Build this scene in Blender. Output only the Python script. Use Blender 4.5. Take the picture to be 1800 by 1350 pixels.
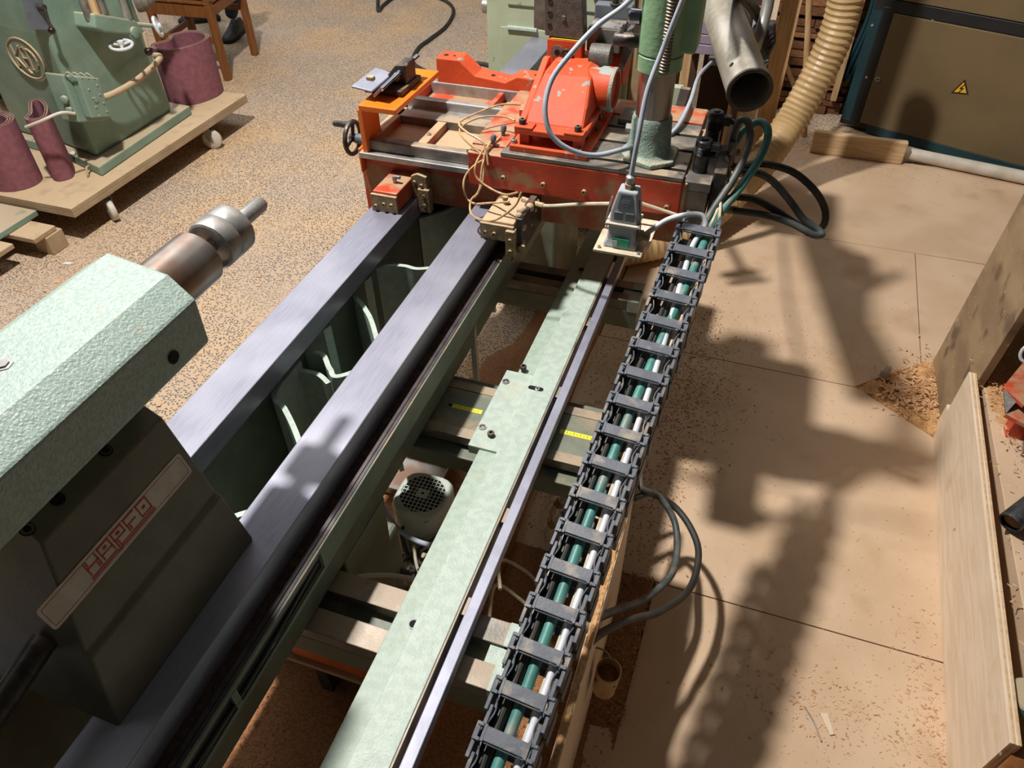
import bpy, bmesh, math, random
from mathutils import Vector, Matrix
random.seed(7)
for o in list(bpy.data.objects): bpy.data.objects.remove(o)
SC = bpy.context.scene
COL = SC.collection
# ------------------------------------------------------------------ camera
CAM = Vector((0, 0, 1.75))
F = 1300.0
XR = Vector((0.94590048, -0.21333382, 0.24446054)); YR = Vector((0.32428812, 0.64591499, -0.69110856)); ZR = Vector((-0.01046389, 0.73299557, 0.68015292))
cd = bpy.data.cameras.new('camera'); cam = bpy.data.objects.new('camera', cd); COL.objects.link(cam)
cd.sensor_width = 36; cd.lens = 36 * F / 1800; cd.clip_start = 0.02
m3 = Matrix((XR, YR, ZR)); m4 = m3.to_4x4(); m4.translation = CAM
cam.matrix_world = m4
SC.camera = cam
# ------------------------------------------------------------------ light
w = bpy.data.worlds.new('world'); SC.world = w; w.use_nodes = True
w.node_tree.nodes['Background'].inputs[0].default_value = (1.0, 0.93, 0.86, 1)
w.node_tree.nodes['Background'].inputs[1].default_value = 0.035
def spot(name, loc, power, size, color):
    l = bpy.data.lights.new(name, 'POINT'); l.energy = power; l.shadow_soft_size = size; l.color = color
    o = bpy.data.objects.new(name, l); o.location = loc; COL.objects.link(o); return o
spot('workshop_lamp', (-1.57, 1.38, 3.66), 600, 0.095, (1.0, 0.955, 0.91))
for i, (lx, ly) in enumerate(((-3.2, 4.6), (-.4, 4.4), (-3.6, .2))):
    cl_ = bpy.data.lights.new('overhead_fill', 'AREA'); cl_.shape = 'RECTANGLE'; cl_.size = 2.4; cl_.size_y = 1.6; cl_.energy = (38, 24, 14)[i]; cl_.color = (1, .95, .9)  # unseen area lights added overhead to lift floor shadows and upward faces
    co = bpy.data.objects.new('overhead_fill', cl_); co.location = (lx, ly, 4.4); COL.objects.link(co)
al = bpy.data.lights.new('side_fill', 'AREA'); al.shape = 'RECTANGLE'; al.size = 5; al.size_y = 2.5; al.energy = 90; al.color = (.92, .95, 1.0)  # unseen soft light added from the far left as fill
ao = bpy.data.objects.new('side_fill', al); ao.location = (-6.5, 5.5, 4.2); COL.objects.link(ao)
ao.rotation_euler = (Vector((-.5, 1.5, 0)) - ao.location).to_track_quat('-Z', 'Y').to_euler()
SC.view_settings.view_transform = 'Standard'; SC.view_settings.look = 'None'
SC.view_settings.exposure = 0.18; SC.view_settings.gamma = 1; SC.view_settings.use_curve_mapping = False

def P(px, py, z=None, y=None, x=None):
    """point of the place seen at a spot of the photograph, on the plane given"""
    d = m3 @ Vector((px - 900, -(py - 675), -F))
    if z is not None: t = (z - CAM.z) / d.z
    elif y is not None: t = y / d.y
    else: t = x / d.x
    return CAM + d * t

# ------------------------------------------------------------------ materials
MATS = {}
def hexc(c):
    if isinstance(c, str):
        v = [int(c[i:i+2], 16) / 255 for i in (0, 2, 4)]
        return tuple(x / 12.92 if x <= .04045 else ((x + .055) / 1.055) ** 2.4 for x in v) + (1,)
    return tuple(c) + (1,)
def mat(name, col, col2=None, rough=.6, metal=0, scale=20, thr=(.4, .6), bump=0, bscale=200, dust=0, dcol='b09070',
        stretch=(1, 1, 1), spots=None, coat=0, dscale=14, emit=None):
    """procedural paint/metal/wood: two colours mixed by noise, fine bump, dust lying on upward faces"""
    m = bpy.data.materials.new(name); m.use_nodes = True
    N = m.node_tree.nodes; Lk = m.node_tree.links; b = N['Principled BSDF']
    b.inputs['Roughness'].default_value = rough; b.inputs['Metallic'].default_value = metal
    b.inputs['Coat Weight'].default_value = coat
    tc = N.new('ShaderNodeNewGeometry'); mp = N.new('ShaderNodeMapping'); mp.inputs['Scale'].default_value = stretch
    Lk.new(tc.outputs['Position'], mp.inputs['Vector'])
    cur = None
    def rgb(c):
        n = N.new('ShaderNodeRGB'); n.outputs[0].default_value = hexc(c); return n.outputs[0]
    cur = rgb(col)
    def mixin(cur, other, fac):
        mx = N.new('ShaderNodeMix'); mx.data_type = 'RGBA'
        Lk.new(fac, mx.inputs['Factor']); Lk.new(cur, mx.inputs['A']); Lk.new(other, mx.inputs['B'])
        return mx.outputs['Result']
    def noise(sc, a, c, det=4, vec=None):
        n = N.new('ShaderNodeTexNoise'); n.inputs['Scale'].default_value = sc; n.inputs['Detail'].default_value = det
        Lk.new(vec or mp.outputs[0], n.inputs['Vector'])
        r = N.new('ShaderNodeMapRange'); r.inputs['From Min'].default_value = a; r.inputs['From Max'].default_value = c
        Lk.new(n.outputs['Fac'], r.inputs['Value']); return r.outputs[0]
    if col2: cur = mixin(cur, rgb(col2), noise(scale, *thr))
    if spots:
        for (sc, sc_col, lo, hi) in spots: cur = mixin(cur, rgb(sc_col), noise(sc, lo, hi, 2, tc.outputs['Position']))
    if dust:
        sx = N.new('ShaderNodeSeparateXYZ'); Lk.new(tc.outputs['Normal'], sx.inputs[0])
        r = N.new('ShaderNodeMapRange'); r.inputs['From Min'].default_value = .3; r.inputs['From Max'].default_value = .9
        Lk.new(sx.outputs['Z'], r.inputs['Value'])
        nz = noise(dscale, .62 - dust * .5, .75 - dust * .4, 6, tc.outputs['Position'])
        mu = N.new('ShaderNodeMath'); mu.operation = 'MULTIPLY'; Lk.new(r.outputs[0], mu.inputs[0]); Lk.new(nz, mu.inputs[1])
        cur = mixin(cur, rgb(dcol), mu.outputs[0])
        if metal:
            r2 = N.new('ShaderNodeMath'); r2.operation = 'MULTIPLY_ADD'; Lk.new(mu.outputs[0], r2.inputs[0])
            r2.inputs[1].default_value = -metal; r2.inputs[2].default_value = metal
            Lk.new(r2.outputs[0], b.inputs['Metallic'])
    Lk.new(cur, b.inputs['Base Color'])
    if bump:
        n = N.new('ShaderNodeTexNoise'); n.inputs['Scale'].default_value = bscale; n.inputs['Detail'].default_value = 3
        Lk.new(mp.outputs[0], n.inputs['Vector'])
        bp = N.new('ShaderNodeBump'); bp.inputs['Strength'].default_value = bump; bp.inputs['Distance'].default_value = .002
        Lk.new(n.outputs['Fac'], bp.inputs['Height']); Lk.new(bp.outputs[0], b.inputs['Normal'])
    MATS[name] = m; return m
mat('green_light', 'b0bfb3', 'a4b3a7', .5, scale=60, bump=.35, bscale=260, spots=[(900, '6e7c74', .66, .72), (9, 'b4b49c', .66, .95)])
mat('green_plate', 'a3b3a5', '97a899', .5, scale=60, bump=.3, bscale=260, spots=[(900, '6e7c74', .66, .72), (9, 'ac9f80', .66, .95)])
mat('green_hammer', '8c9f95', '9bada3', .45, scale=180, bump=.6, bscale=300, thr=(.42, .58), spots=[(40, 'a89c7c', .68, .78)])
mat('green_dark', '6a6f60', '5b6152', .5, scale=12, bump=.25, bscale=150, dust=.35, dcol='8a6a48')
mat('green_tail', '6b6857', '625f50', .5, scale=20, bump=.2, bscale=200)
mat('green_old', '7d9687', '6d8676', .5, scale=5, bump=.5, bscale=60, dust=.8, dcol='b8a68a', spots=[(30, '8b8a6a', .62, .75)], coat=.15)
mat('green_beam', '737a69', '696f5f', .5, scale=12, bump=.2, bscale=150, dust=.25, dcol='9a8568')
mat('green_cab', 'a9b298', '9fa88e', .5, scale=8, bump=.2, bscale=150, spots=[(25, '8b8f70', .68, .72)])
mat('green_sleeve', '86aa84', '7a9f7a', .45, scale=20, bump=.5, bscale=90)
mat('steel_way', '8f8f9d', '848594', .36, metal=.45, scale=60, stretch=(5, .3, 1), bump=.10, bscale=220, spots=[(5, 'a6a6b2', .45, .75)])
mat('steel_bar', '9799a8', '8a8c9a', .5, metal=.3, scale=20, bump=.06)
mat('steel', 'b2b0ac', '93918d', .38, metal=.55, scale=20, bump=.06)
mat('steel_dusty', '8d877e', '6f6a64', .5, metal=.5, scale=20, dust=.5, dcol='a39078', bump=.2)
mat('steel_tube', 'c2bcb2', 'a09889', .36, metal=.5, scale=9, stretch=(1, .6, 1), bump=.1, bscale=120, spots=[(60, 'bdb6aa', .5, .8)])
mat('steel_bright', 'c4c4cc', 'a6a6b0', .18, metal=1, scale=8)
mat('steel_rust', '8b6f5f', '9c9690', .3, metal=.7, scale=12, stretch=(1, 1, .2))
mat('iron_dark', '3a3836', '4c4744', .45, metal=.4, scale=60, bump=.4, dust=.25, dcol='7a6652')
mat('brown_channel_shaded', '2a1e18', '34261d', .7, scale=60, dust=.35, dcol='4a3426', dscale=30, bump=.3)  # brown darkened for the band that lies in the shadow of the way
mat('chan_strip_lit', '4c4345', '3c3436', .45, metal=.3, scale=40)  # lighter tone for the lit rest of the channel top
mat('red_paint', 'c4492a', 'b03d23', .42, scale=12, dust=.5, dcol='a88a6c', bump=.3, bscale=120, dscale=18, spots=[(16, 'a07a5a', .56, .7), (45, '6b6258', .72, .76)])
mat('red_dusty', 'a8583c', 'a98a6a', .8, scale=18, thr=(.42, .6), dust=.8, dcol='b59a7a', bump=.8, bscale=220, spots=[(300, '8a6a4c', .5, .7)])
mat('orange_paint', 'd05023', 'c2461e', .62, scale=10, bump=.3, bscale=90, spots=[(34, '8d8f86', .655, .67)])
mat('orange_worn', 'd05023', 'c2461e', .6, scale=10, bump=.3, bscale=90, spots=[(16, '8f9a96', .56, .575)])
mat('orange_bright', 'f2801e', 'ea741a', .35, scale=10, coat=.2, bump=.1)
mat('orange_box', 'c8662c', 'b25822', .5, scale=10, dust=.7, dcol='c09a76')
mat('grey_cast', '6b6660', '5c5854', .5, metal=.3, scale=60, bump=.5, bscale=300)
mat('grey_table', '77736e', '8b867e', .42, metal=.5, scale=18, bump=.15, dust=.25, dcol='a8977f')
mat('grey_green_cast', '7f9488', '91a597', .5, scale=160, bump=.9, bscale=220, dust=.3, dcol='b5a68c')
mat('grey_plastic', 'b0b4ba', 'a6aab0', .4, scale=30, bump=.1)
mat('cable_grey', 'aab2be', 'a0a8b4', .4, scale=30)
mat('cable_white', 'd0d2d8', 'c8cad0', .35, scale=30)
mat('cable_beige', 'cbbfa6', 'bcae94', .5, scale=30)
mat('tube_cream', 'c8a678', 'b08d62', .4, scale=60)
mat('hose_green', '4f8d85', '417a73', .45, scale=30, dust=.2, dcol='8b8b80')
mat('hose_dark', '3d4442', '555b59', .5, scale=20, dust=.3, dcol='7b7670')
mat('hose_black', '2a2a29', '38362f', .6, scale=20)
mat('rubber_black', '262628', '39383a', .38, scale=60, bump=.4, dust=.2, dcol='7a6f64')
mat('chain_plastic', '62666e', '575b63', .42, scale=40, dust=.16, dcol='948a7c', dscale=30, bump=.1)
mat('hose_ribbed', 'c9ab7c', 'b79a6c', .38, scale=8)
mat('wood_pale', 'e4d0b8', 'dac4a8', .6, scale=9, stretch=(8, .8, 8), bump=.1, bscale=60, spots=[(14, 'd2b896', .62, .8)])
mat('wood_plank_x', 'd2b48c', 'c2a078', .6, scale=9, stretch=(.8, 8, 8), bump=.08, bscale=60)
mat('wood_post', 'c4a47a', 'b08d62', .6, scale=9, stretch=(8, 8, .6), bump=.1)
mat('wood_stack', '7a4f31', '5d3a22', .7, scale=14, stretch=(3, 3, 14), bump=.4)
mat('wood_stack_b', '9c6e48', '805636', .7, scale=30, stretch=(2, 8, 5), bump=.3)
mat('wood_chair', '84522a', '714420', .45, scale=14, stretch=(5, 5, .6))
mat('ply_grey', 'a08868', '8b7458', .65, scale=5, stretch=(1, 1, 2), bump=.2, spots=[(9, '6b5844', .6, .7), (50, 'cdb590', .7, .74)])
mat('ply_dusty', 'b09a7e', 'a18a6c', .8, scale=8, bump=.6, bscale=160, dust=.7, dcol='bfa685')
mat('belt', '8a565f', '7e4c56', .85, scale=40, bump=.6, bscale=900)
mat('belt_back', 'a58a78', '937866', .8, scale=10)
mat('cab_cream', '705e40', '68573b', .55, scale=4, bump=.2, bscale=400)
mat('cab_teal', '173a42', '143138', .5, scale=8)
mat('cab_black', '16181a', '1e2022', .5, scale=8)
mat('sign_yellow', 'e0a81e', None, .5); mat('sign_black', '14120f', None, .6)
mat('tape_yellow', 'e6de34', None, .5)
mat('sticker', 'cbbfb0', 'c0b3a3', .5, scale=60); mat('logo_red', 'b02c2c', None, .5)
mat('label_green', '2fae88', None, .5); mat('label_white', 'd8d6cc', None, .5)
mat('sawdust', 'a8744c', '8a5a38', .95, scale=160, bump=1, bscale=500, spots=[(600, 'c89c70', .55, .7)])
mat('channel_dust_shaded', '4a3527', '33241b', .95, scale=90, bump=.8, bscale=400)  # dust toned dark with the shade beside the way
mat('sawdust_pale', 'd8ac78', 'bf8e5c', .95, scale=160, bump=1, bscale=500)
mat('chips', 'dcb48a', 'b8865a', .9, scale=30)
mat('motor_white', 'c8d0c6', 'bbc4ba', .4, scale=20, spots=[(30, '9aa096', .7, .73)], bump=.1)
mat('dark_hole', '0c0a08', None, .9)
mat('jeans', '2c3a52', '24304a', .9, scale=200, bump=.4); mat('boot', '3a3836', '4a4642', .6, scale=40, bump=.4); mat('sole', '1c1b1a', None, .7)
mat('skin', 'b98a6c', None, .6); mat('shirt', '3a4550', '323c46', .9, scale=80)
mat('cushion', '55524f', '6b6764', .95, scale=300, bump=1, bscale=400); mat('hair', '3b2a1e', None, .9)
mat('plate_grey', '6e747e', '626872', .45, metal=.3, scale=20)
mat('pipe_white', 'c9c2b4', 'b8b0a0', .5, scale=10)
mat('purple_board', '8d8090', '7d7182', .5, scale=6)
mat('brown_panel', '4a3222', '3c281a', .7, scale=6)
mat('brass', 'a08c68', '8a7658', .6, metal=.25, scale=60, dust=.5, dcol='b39c7a', bump=.4)
mat('white_enamel', 'd4d8da', 'b8bcc0', .25, scale=10, coat=.4)
mat('bakelite', '241614', None, .2)

def floor_mat():
    m = bpy.data.materials.new('terrazzo_floor'); m.use_nodes = True; N = m.node_tree.nodes; Lk = m.node_tree.links
    b = N['Principled BSDF']; b.inputs['Roughness'].default_value = .8
    g = N.new('ShaderNodeNewGeometry'); pos = g.outputs['Position']
    def noise(sc, a, c, det=3):
        n = N.new('ShaderNodeTexNoise'); n.inputs['Scale'].default_value = sc; n.inputs['Detail'].default_value = det; Lk.new(pos, n.inputs['Vector'])
        r = N.new('ShaderNodeMapRange'); r.inputs['From Min'].default_value = a; r.inputs['From Max'].default_value = c
        Lk.new(n.outputs['Fac'], r.inputs['Value']); return r.outputs[0]
    def mix(a, c, f):
        mx = N.new('ShaderNodeMix'); mx.data_type = 'RGBA'; Lk.new(f, mx.inputs['Factor'])
        for k, v in (('A', a), ('B', c)):
            if isinstance(v, str): mx.inputs[k].default_value = hexc(v)
            else: Lk.new(v, mx.inputs[k])
        return mx.outputs['Result']
    v = N.new('ShaderNodeTexVoronoi'); v.voronoi_dimensions = '2D'; v.inputs['Scale'].default_value = 100; Lk.new(pos, v.inputs['Vector'])
    r = N.new('ShaderNodeMapRange'); r.inputs['From Min'].default_value = .40; r.inputs['From Max'].default_value = .28
    Lk.new(v.outputs['Distance'], r.inputs['Value'])
    hs = N.new('ShaderNodeSeparateColor'); Lk.new(v.outputs['Color'], hs.inputs[0])
    th = N.new('ShaderNodeMath'); th.operation = 'GREATER_THAN'; Lk.new(hs.outputs[0], th.inputs[0]); th.inputs[1].default_value = .35
    sp = N.new('ShaderNodeMath'); sp.operation = 'MULTIPLY'; Lk.new(r.outputs[0], sp.inputs[0]); Lk.new(th.outputs[0], sp.inputs[1])
    cl = N.new('ShaderNodeMath'); cl.operation = 'SUBTRACT'; cl.use_clamp = True; Lk.new(sp.outputs[0], cl.inputs[0])
    dn = noise(3.2, .52, .95, 5); Lk.new(dn, cl.inputs[1])
    base = mix('bca68f', 'd2ae82', noise(2.0, .42, .7, 4))
    base = mix(base, 'a48c72', noise(900, .55, .7, 1))
    c = mix(base, '605b54', cl.outputs[0])
    Lk.new(c, b.inputs['Base Color'])
    bp = N.new('ShaderNodeBump'); bp.inputs['Strength'].default_value = .4; bp.inputs['Distance'].default_value = .002
    Lk.new(noise(400, 0, 1), bp.inputs['Height']); Lk.new(bp.outputs[0], b.inputs['Normal'])
    MATS['terrazzo'] = m
floor_mat()
mat('mdf', 'd0b496', 'c6a98a', .7, scale=4, bump=.15, bscale=500, spots=[(5, 'b2936f', .60, .84), (500, 'dcc09a', .68, .72), (260, '8f6b4a', .73, .76)])
mat('terrazzo_dirty', '8b6a4c', '6d4f38', .9, scale=20, bump=.8, bscale=300, spots=[(300, 'a8815a', .55, .7), (240, '4a3a2e', .6, .66)])

# ------------------------------------------------------------------ mesh helpers
class MB:
    def __init__(s): s.v = []; s.f = []; s.mi = []; s.cur = 0
    def add(s, vs, fs):
        n = len(s.v); s.v += [tuple(v) for v in vs]; s.f += [tuple(n + i for i in f) for f in fs]; s.mi += [s.cur] * len(fs); return s
    def box(s, x0, x1, y0, y1, z0, z1):
        vs = [(x, y, z) for z in (z0, z1) for y in (y0, y1) for x in (x0, x1)]
        return s.add(vs, [(0, 2, 3, 1), (4, 5, 7, 6), (0, 1, 5, 4), (2, 6, 7, 3), (0, 4, 6, 2), (1, 3, 7, 5)])
    def obox(s, c, ax, ay, az, hx, hy, hz):
        """oriented box: centre, three unit axes, half sizes"""
        c = Vector(c); ax = Vector(ax).normalized() * hx; ay = Vector(ay).normalized() * hy; az = Vector(az).normalized() * hz
        vs = [c + ax * i + ay * j + az * k for k in (-1, 1) for j in (-1, 1) for i in (-1, 1)]
        return s.add(vs, [(0, 2, 3, 1), (4, 5, 7, 6), (0, 1, 5, 4), (2, 6, 7, 3), (0, 4, 6, 2), (1, 3, 7, 5)])
    def hull(s, lower, upper):
        """prism between two loops with the same count"""
        n = len(lower)
        return s.add(list(lower) + list(upper), [tuple(range(n))[::-1], tuple(range(n, 2 * n))] + [(i, (i + 1) % n, n + (i + 1) % n, n + i) for i in range(n)])
    def prism(s, poly, axis, a, b):
        def mk(p, t):
            if axis == 'y': return (p[0], t, p[1])
            if axis == 'x': return (t, p[0], p[1])
            return (p[0], p[1], t)
        return s.hull([mk(p, a) for p in poly], [mk(p, b) for p in poly])
    def rev(s, c, d, prof, n=24, cap=True):
        """revolve profile [(distance along d, radius)]"""
        c = Vector(c); d = Vector(d).normalized(); u = d.orthogonal().normalized(); v = d.cross(u)
        vs = []; fs = []
        for (t, r) in prof:
            for k in range(n):
                a = 2 * math.pi * k / n; vs.append(c + d * t + (u * math.cos(a) + v * math.sin(a)) * max(r, 1e-5))
        for i in range(len(prof) - 1):
            for k in range(n):
                fs.append((i * n + k, i * n + (k + 1) % n, (i + 1) * n + (k + 1) % n, (i + 1) * n + k))
        if cap:
            fs.append(tuple(range(n))[::-1]); fs.append(tuple((len(prof) - 1) * n + k for k in range(n)))
        return s.add(vs, fs)
    def cyl(s, a, b, r, n=16, r2=None):
        a = Vector(a); b = Vector(b); return s.rev(a, b - a, [(0, r), ((b - a).length, r2 if r2 is not None else r)], n)
    def tube(s, pts, r, n=8, sub=6, closed=False, rf=None):
        pts = [Vector(p) for p in pts]
        if sub > 1:
            q = []
            m = len(pts)
            for i in range(m - 1 if not closed else m):
                g = lambda j: pts[j % m] if closed else pts[min(max(j, 0), m - 1)]
                p0, p1, p2, p3 = g(i - 1), g(i), g(i + 1), g(i + 2)
                for k in range(sub):
                    t = k / sub
                    q.append(.5 * ((2 * p1) + (p2 - p0) * t + (2 * p0 - 5 * p1 + 4 * p2 - p3) * t * t + (3 * p1 - p0 - 3 * p2 + p3) * t ** 3))
            if not closed: q.append(pts[-1])
            pts = q
        vs = []; fs = []; M = len(pts); u = None
        for i in range(M):
            t = (pts[(i + 1) % M] - pts[i - 1]) if closed else (pts[min(i + 1, M - 1)] - pts[max(i - 1, 0)])
            t = t.normalized()
            if u is None: u = t.orthogonal().normalized()
            u = (u - t * u.dot(t)).normalized(); v = t.cross(u)
            rr = rf(i, M) if rf else r
            for k in range(n):
                a = 2 * math.pi * k / n; vs.append(pts[i] + (u * math.cos(a) + v * math.sin(a)) * rr)
        for i in range(M if closed else M - 1):
            j = (i + 1) % M
            for k in range(n): fs.append((i * n + k, i * n + (k + 1) % n, j * n + (k + 1) % n, j * n + k))
        if not closed: fs.append(tuple(range(n))[::-1]); fs.append(tuple((M - 1) * n + k for k in range(n)))
        return s.add(vs, fs)
    def ball(s, c, r, n=12, sz=1):
        prof = [(-r * sz * math.cos(math.pi * i / 8), r * math.sin(math.pi * i / 8)) for i in range(9)]
        return s.rev(c, (0, 0, 1), prof, n)
    def build(s, name, material, parent=None, bevel=0, smooth=False, seg=2):
        me = bpy.data.meshes.new(name); me.from_pydata(s.v, [], s.f)
        ml = material if isinstance(material, (list, tuple)) else [material]
        for x in ml: me.materials.append(MATS[x])
        if len(ml) > 1: me.polygons.foreach_set('material_index', s.mi)
        bm = bmesh.new(); bm.from_mesh(me); bmesh.ops.recalc_face_normals(bm, faces=bm.faces); bm.to_mesh(me); bm.free()
        if smooth:
            me.polygons.foreach_set('use_smooth', [True] * len(me.polygons)); me.set_sharp_from_angle(angle=math.radians(40))
        o = bpy.data.objects.new(name, me); COL.objects.link(o)
        if parent is not None:
            o.parent = parent; pw = parent.matrix_world if parent.parent is None else parent.matrix_world
            o.matrix_parent_inverse = world_of(parent).inverted()
        if bevel:
            b = o.modifiers.new('bevel', 'BEVEL'); b.width = bevel; b.segments = seg; b.limit_method = 'ANGLE'; b.angle_limit = math.radians(35)
        return o
def world_of(o):
    mt = Matrix.LocRotScale(o.location, o.rotation_euler, o.scale)
    if o.parent is not None: return world_of(o.parent) @ o.matrix_parent_inverse @ mt
    return mt
def tag(o, label, cat, group=None, kind=None):
    if label: o['label'] = label
    if cat: o['category'] = cat
    if group: o['group'] = group
    if kind: o['kind'] = kind
    return o
def thing(name, label, cat, loc=(0, 0, 0), rot=0, group=None):
    o = bpy.data.objects.new(name, None); COL.objects.link(o); o.location = loc; o.rotation_euler = (0, 0, rot); o.empty_display_size = .05
    return tag(o, label, cat, group)
def struct(name, mb, material, parent=None, bevel=0):
    o = mb.build(name, material, parent, bevel); o['kind'] = 'structure'; return o
def box(name, x0, x1, y0, y1, z0, z1, material, parent=None, bevel=.002):
    return MB().box(x0, x1, y0, y1, z0, z1).build(name, material, parent, bevel)
def screw(c, d, r, h, parent, material='iron_dark', name='cap_screw'):
    """socket cap screw with a recessed hexagon"""
    m = MB(); m.rev(c, d, [(0, r), (h * .9, r), (h, r * .88), (h, r * .5), (h * .45, r * .5), (h * .45, 0)], 16)
    return m.build(name, material, parent, smooth=True)
def ring(c, d, r0, r1, h, n=20):
    return MB().rev(c, d, [(0, r0), (0, r1), (h, r1), (h, r0), (0, r0)], n, cap=False)
def cable(name, pts, r, material, label, cat='cable', n=8, sub=7, parent=None, group=None):
    o = MB().tube(pts, r, n, sub).build(name, material, parent, smooth=True)
    if parent is None: tag(o, label, cat, group)
    return o
# ================================================================== SETTING
fl = struct('floor', MB().box(-11, 7, -2, 12, -.05, 0), 'terrazzo')
def sheet(poly, z=.012):
    return MB().prism(poly, 'z', .0005, z).build('floor_sheet', 'mdf', fl, .0012)
g = .0016
sheet([(-.02 + g, -.6), (.74, -.6), (.74, 1.15 - g), (-.006, 1.15 - g), (-.015, .74), (-.08, .73), (-.08, -.6)])
sheet([(-.42, 1.15 + g), (.76, 1.15 + g), (.76, 1.93), (.74, 1.94), (.50, 2.12 - g), (-.42, 2.12 - g)])
sheet([(-.40, 2.12 + g), (.49, 2.12 + g), (.712, 2.32), (.73 - g, 3.07 - g), (-.40, 3.07 - g)])
sheet([(.7135 + g, 2.33), (1.6, 2.33), (1.6, 3.06 - g), (.73 + g, 3.07 - g)])
sheet([(-.40, 3.07 + g), (1.6, 3.07 + g), (1.6, 3.96), (.262, 3.92), (-.2, 4.0), (-.40, 4.0)])
sheet([(.80, -.6), (1.9, -.6), (1.9, 1.5), (.80, 1.5)], .010)
sheet([(.80, 1.5 + g), (1.9, 1.5 + g), (1.9, 2.3), (.83, 2.3)], .010)

# ---- sawdust heaps (heightfields) and scattered chips
def heap(name, x0, x1, y0, y1, fn, n, m, material, label, parent=None):
    vs = []; fs = []
    for j in range(m + 1):
        for i in range(n + 1):
            x = x0 + (x1 - x0) * i / n; y = y0 + (y1 - y0) * j / m
            e = min(i, n - i, j, m - j)
            vs.append((x, y, fn(x, y) + random.uniform(0, .0025) if e > 0 else (fn(x, y) - .02 if parent is None else fn(x, y) - .004)))
    for j in range(m):
        for i in range(n):
            a = j * (n + 1) + i; fs.append((a, a + 1, a + n + 2, a + n + 1))
    mb = MB(); mb.add(vs, fs); o = mb.build(name, material, parent, smooth=True); o['kind'] = 'stuff'
    if parent is None: tag(o, label, 'sawdust')
    return o
from mathutils import noise as NZ
def dune(x, y):
    xl = -.98 if y < 1.45 else min(-.98 + (y - 1.45) * .7, -.80 + (y - 1.75) * .24)
    k = max(-.2, min(1, (x - xl) / .16)); return .030 * k + .012 * NZ.noise(Vector((x * 9, y * 6, 0))) - .004
heap('sawdust_heap', -.98, -.405, .2, 2.75, dune, 60, 190, 'sawdust', 'reddish sawdust drifted on the floor under the lathe bed')
heap('sawdust_drift', -.42, -.006, -.1, 1.16, lambda x, y: max(.001, .012 + .012 * NZ.noise(Vector((x * 12, y * 9, 3)))), 44, 120, 'sawdust', 'dark sawdust lying in the floor gap below the cable chain')
heap('shaving_pile', .50, .765, 1.9, 2.36, lambda x, y: (.012 + .02 * NZ.noise(Vector((x * 30, y * 30, 1)))) if (y - 1.93 > (.76 - x) * .72 and y - 2.12 < (x - .49) * .9) else -.004, 50, 80, 'sawdust_pale', 'curly wood shavings in the triangular gap between floor sheets')

def chips(name, label, zones, material='chips', parent=None):
    mb = MB()
    for (n, fx, z, s) in zones:
        for _ in range(n):
            x, y = fx(); a = random.uniform(0, 6.28); L = s * random.uniform(.5, 1.8); W = L * random.uniform(.15, .5)
            c, sn = math.cos(a), math.sin(a); t = random.uniform(0, .5) * L
            q = [(-L, -W, 0), (L, -W, t), (L, W, t * .8), (-L, W, .0)]
            mb.add([(x + c * p[0] - sn * p[1], y + sn * p[0] + c * p[1], z + p[2] + .0006) for p in q], [(0, 1, 2, 3)])
    o = mb.build(name, material, parent); o['kind'] = 'stuff'
    if parent is None: tag(o, label, 'wood chips')
    return o
def uni(x0, x1, y0, y1): return lambda: (random.uniform(x0, x1), random.uniform(y0, y1))
def gau(x, y, sx, sy): return lambda: (random.gauss(x, sx), random.gauss(y, sy))
chips('wood_chips', 'fine pale wood chips scattered over the floor sheets right of the lathe', [
    (2200, uni(.0, .72, .5, 3.0), .0125, .0014), (500, gau(.45, .95, .14, .06), .0125, .0024), (350, gau(.66, .95, .03, .15), .0125, .0024),
    (900, gau(.0, 1.95, .09, .12), .0125, .0018), (700, gau(.35, 2.3, .2, .1), .0125, .0014), (600, gau(.72, 2.2, .06, .08), .02, .004),
    (900, gau(.88, 1.5, .05, .5), .012, .003), (700, gau(.5, 3.8, .3, .05), .0125, .0018), (420, gau(.64, 2.13, .045, .05), .028, .006)])
chips('wood_chips', 'fine wood chips scattered over the speckled floor left of the lathe', [
    (2600, uni(-3.6, -.95, .4, 4.5), .0005, .0016), (500, gau(-2.65, 2.0, .1, .25), .0005, .0035), (250, uni(-2.75, -1.2, 1.2, 3), .0005, .007)])
chips('wood_chips', 'reddish wood chips thick on the floor beneath the lathe', [(3500, uni(-.98, -.02, .0, 1.6), .028, .003), (900, uni(-.1, -.01, .74, 1.15), .024, .004), (2600, gau(-.10, 1.95, .10, .25), .0125, .0022), (2500, uni(-.40, .02, 1.2, 2.4), .0125, .002)], 'sawdust')
tag(MB().prism([(.42, .925), (.437, .93), (.452, .885), (.443, .88)], 'z', .013, .016).build('wood_splinter', 'wood_pale', None, .0005), 'pale wood splinter lying on the floor sheet', 'splinter')
cable('nail', [(.385, .93, .015), (.407, .9, .015), (.425, .86, .015)], .0018, 'steel_dusty', 'thin grey wire nail lying on the floor sheet by the splinter', 'nail', sub=3)
m = MB(); m.rev((.585, 2.19, .025), (.1, .2, 1), [(0, .017), (.016, .017)], 6); m.rev((.585, 2.19, .036), (.1, .2, 1), [(0, .010), (.03, .010)], 12)
tag(m.build('hex_bolt', 'steel', None, smooth=False), 'steel hex bolt half buried in wood shavings', 'bolt')

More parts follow.
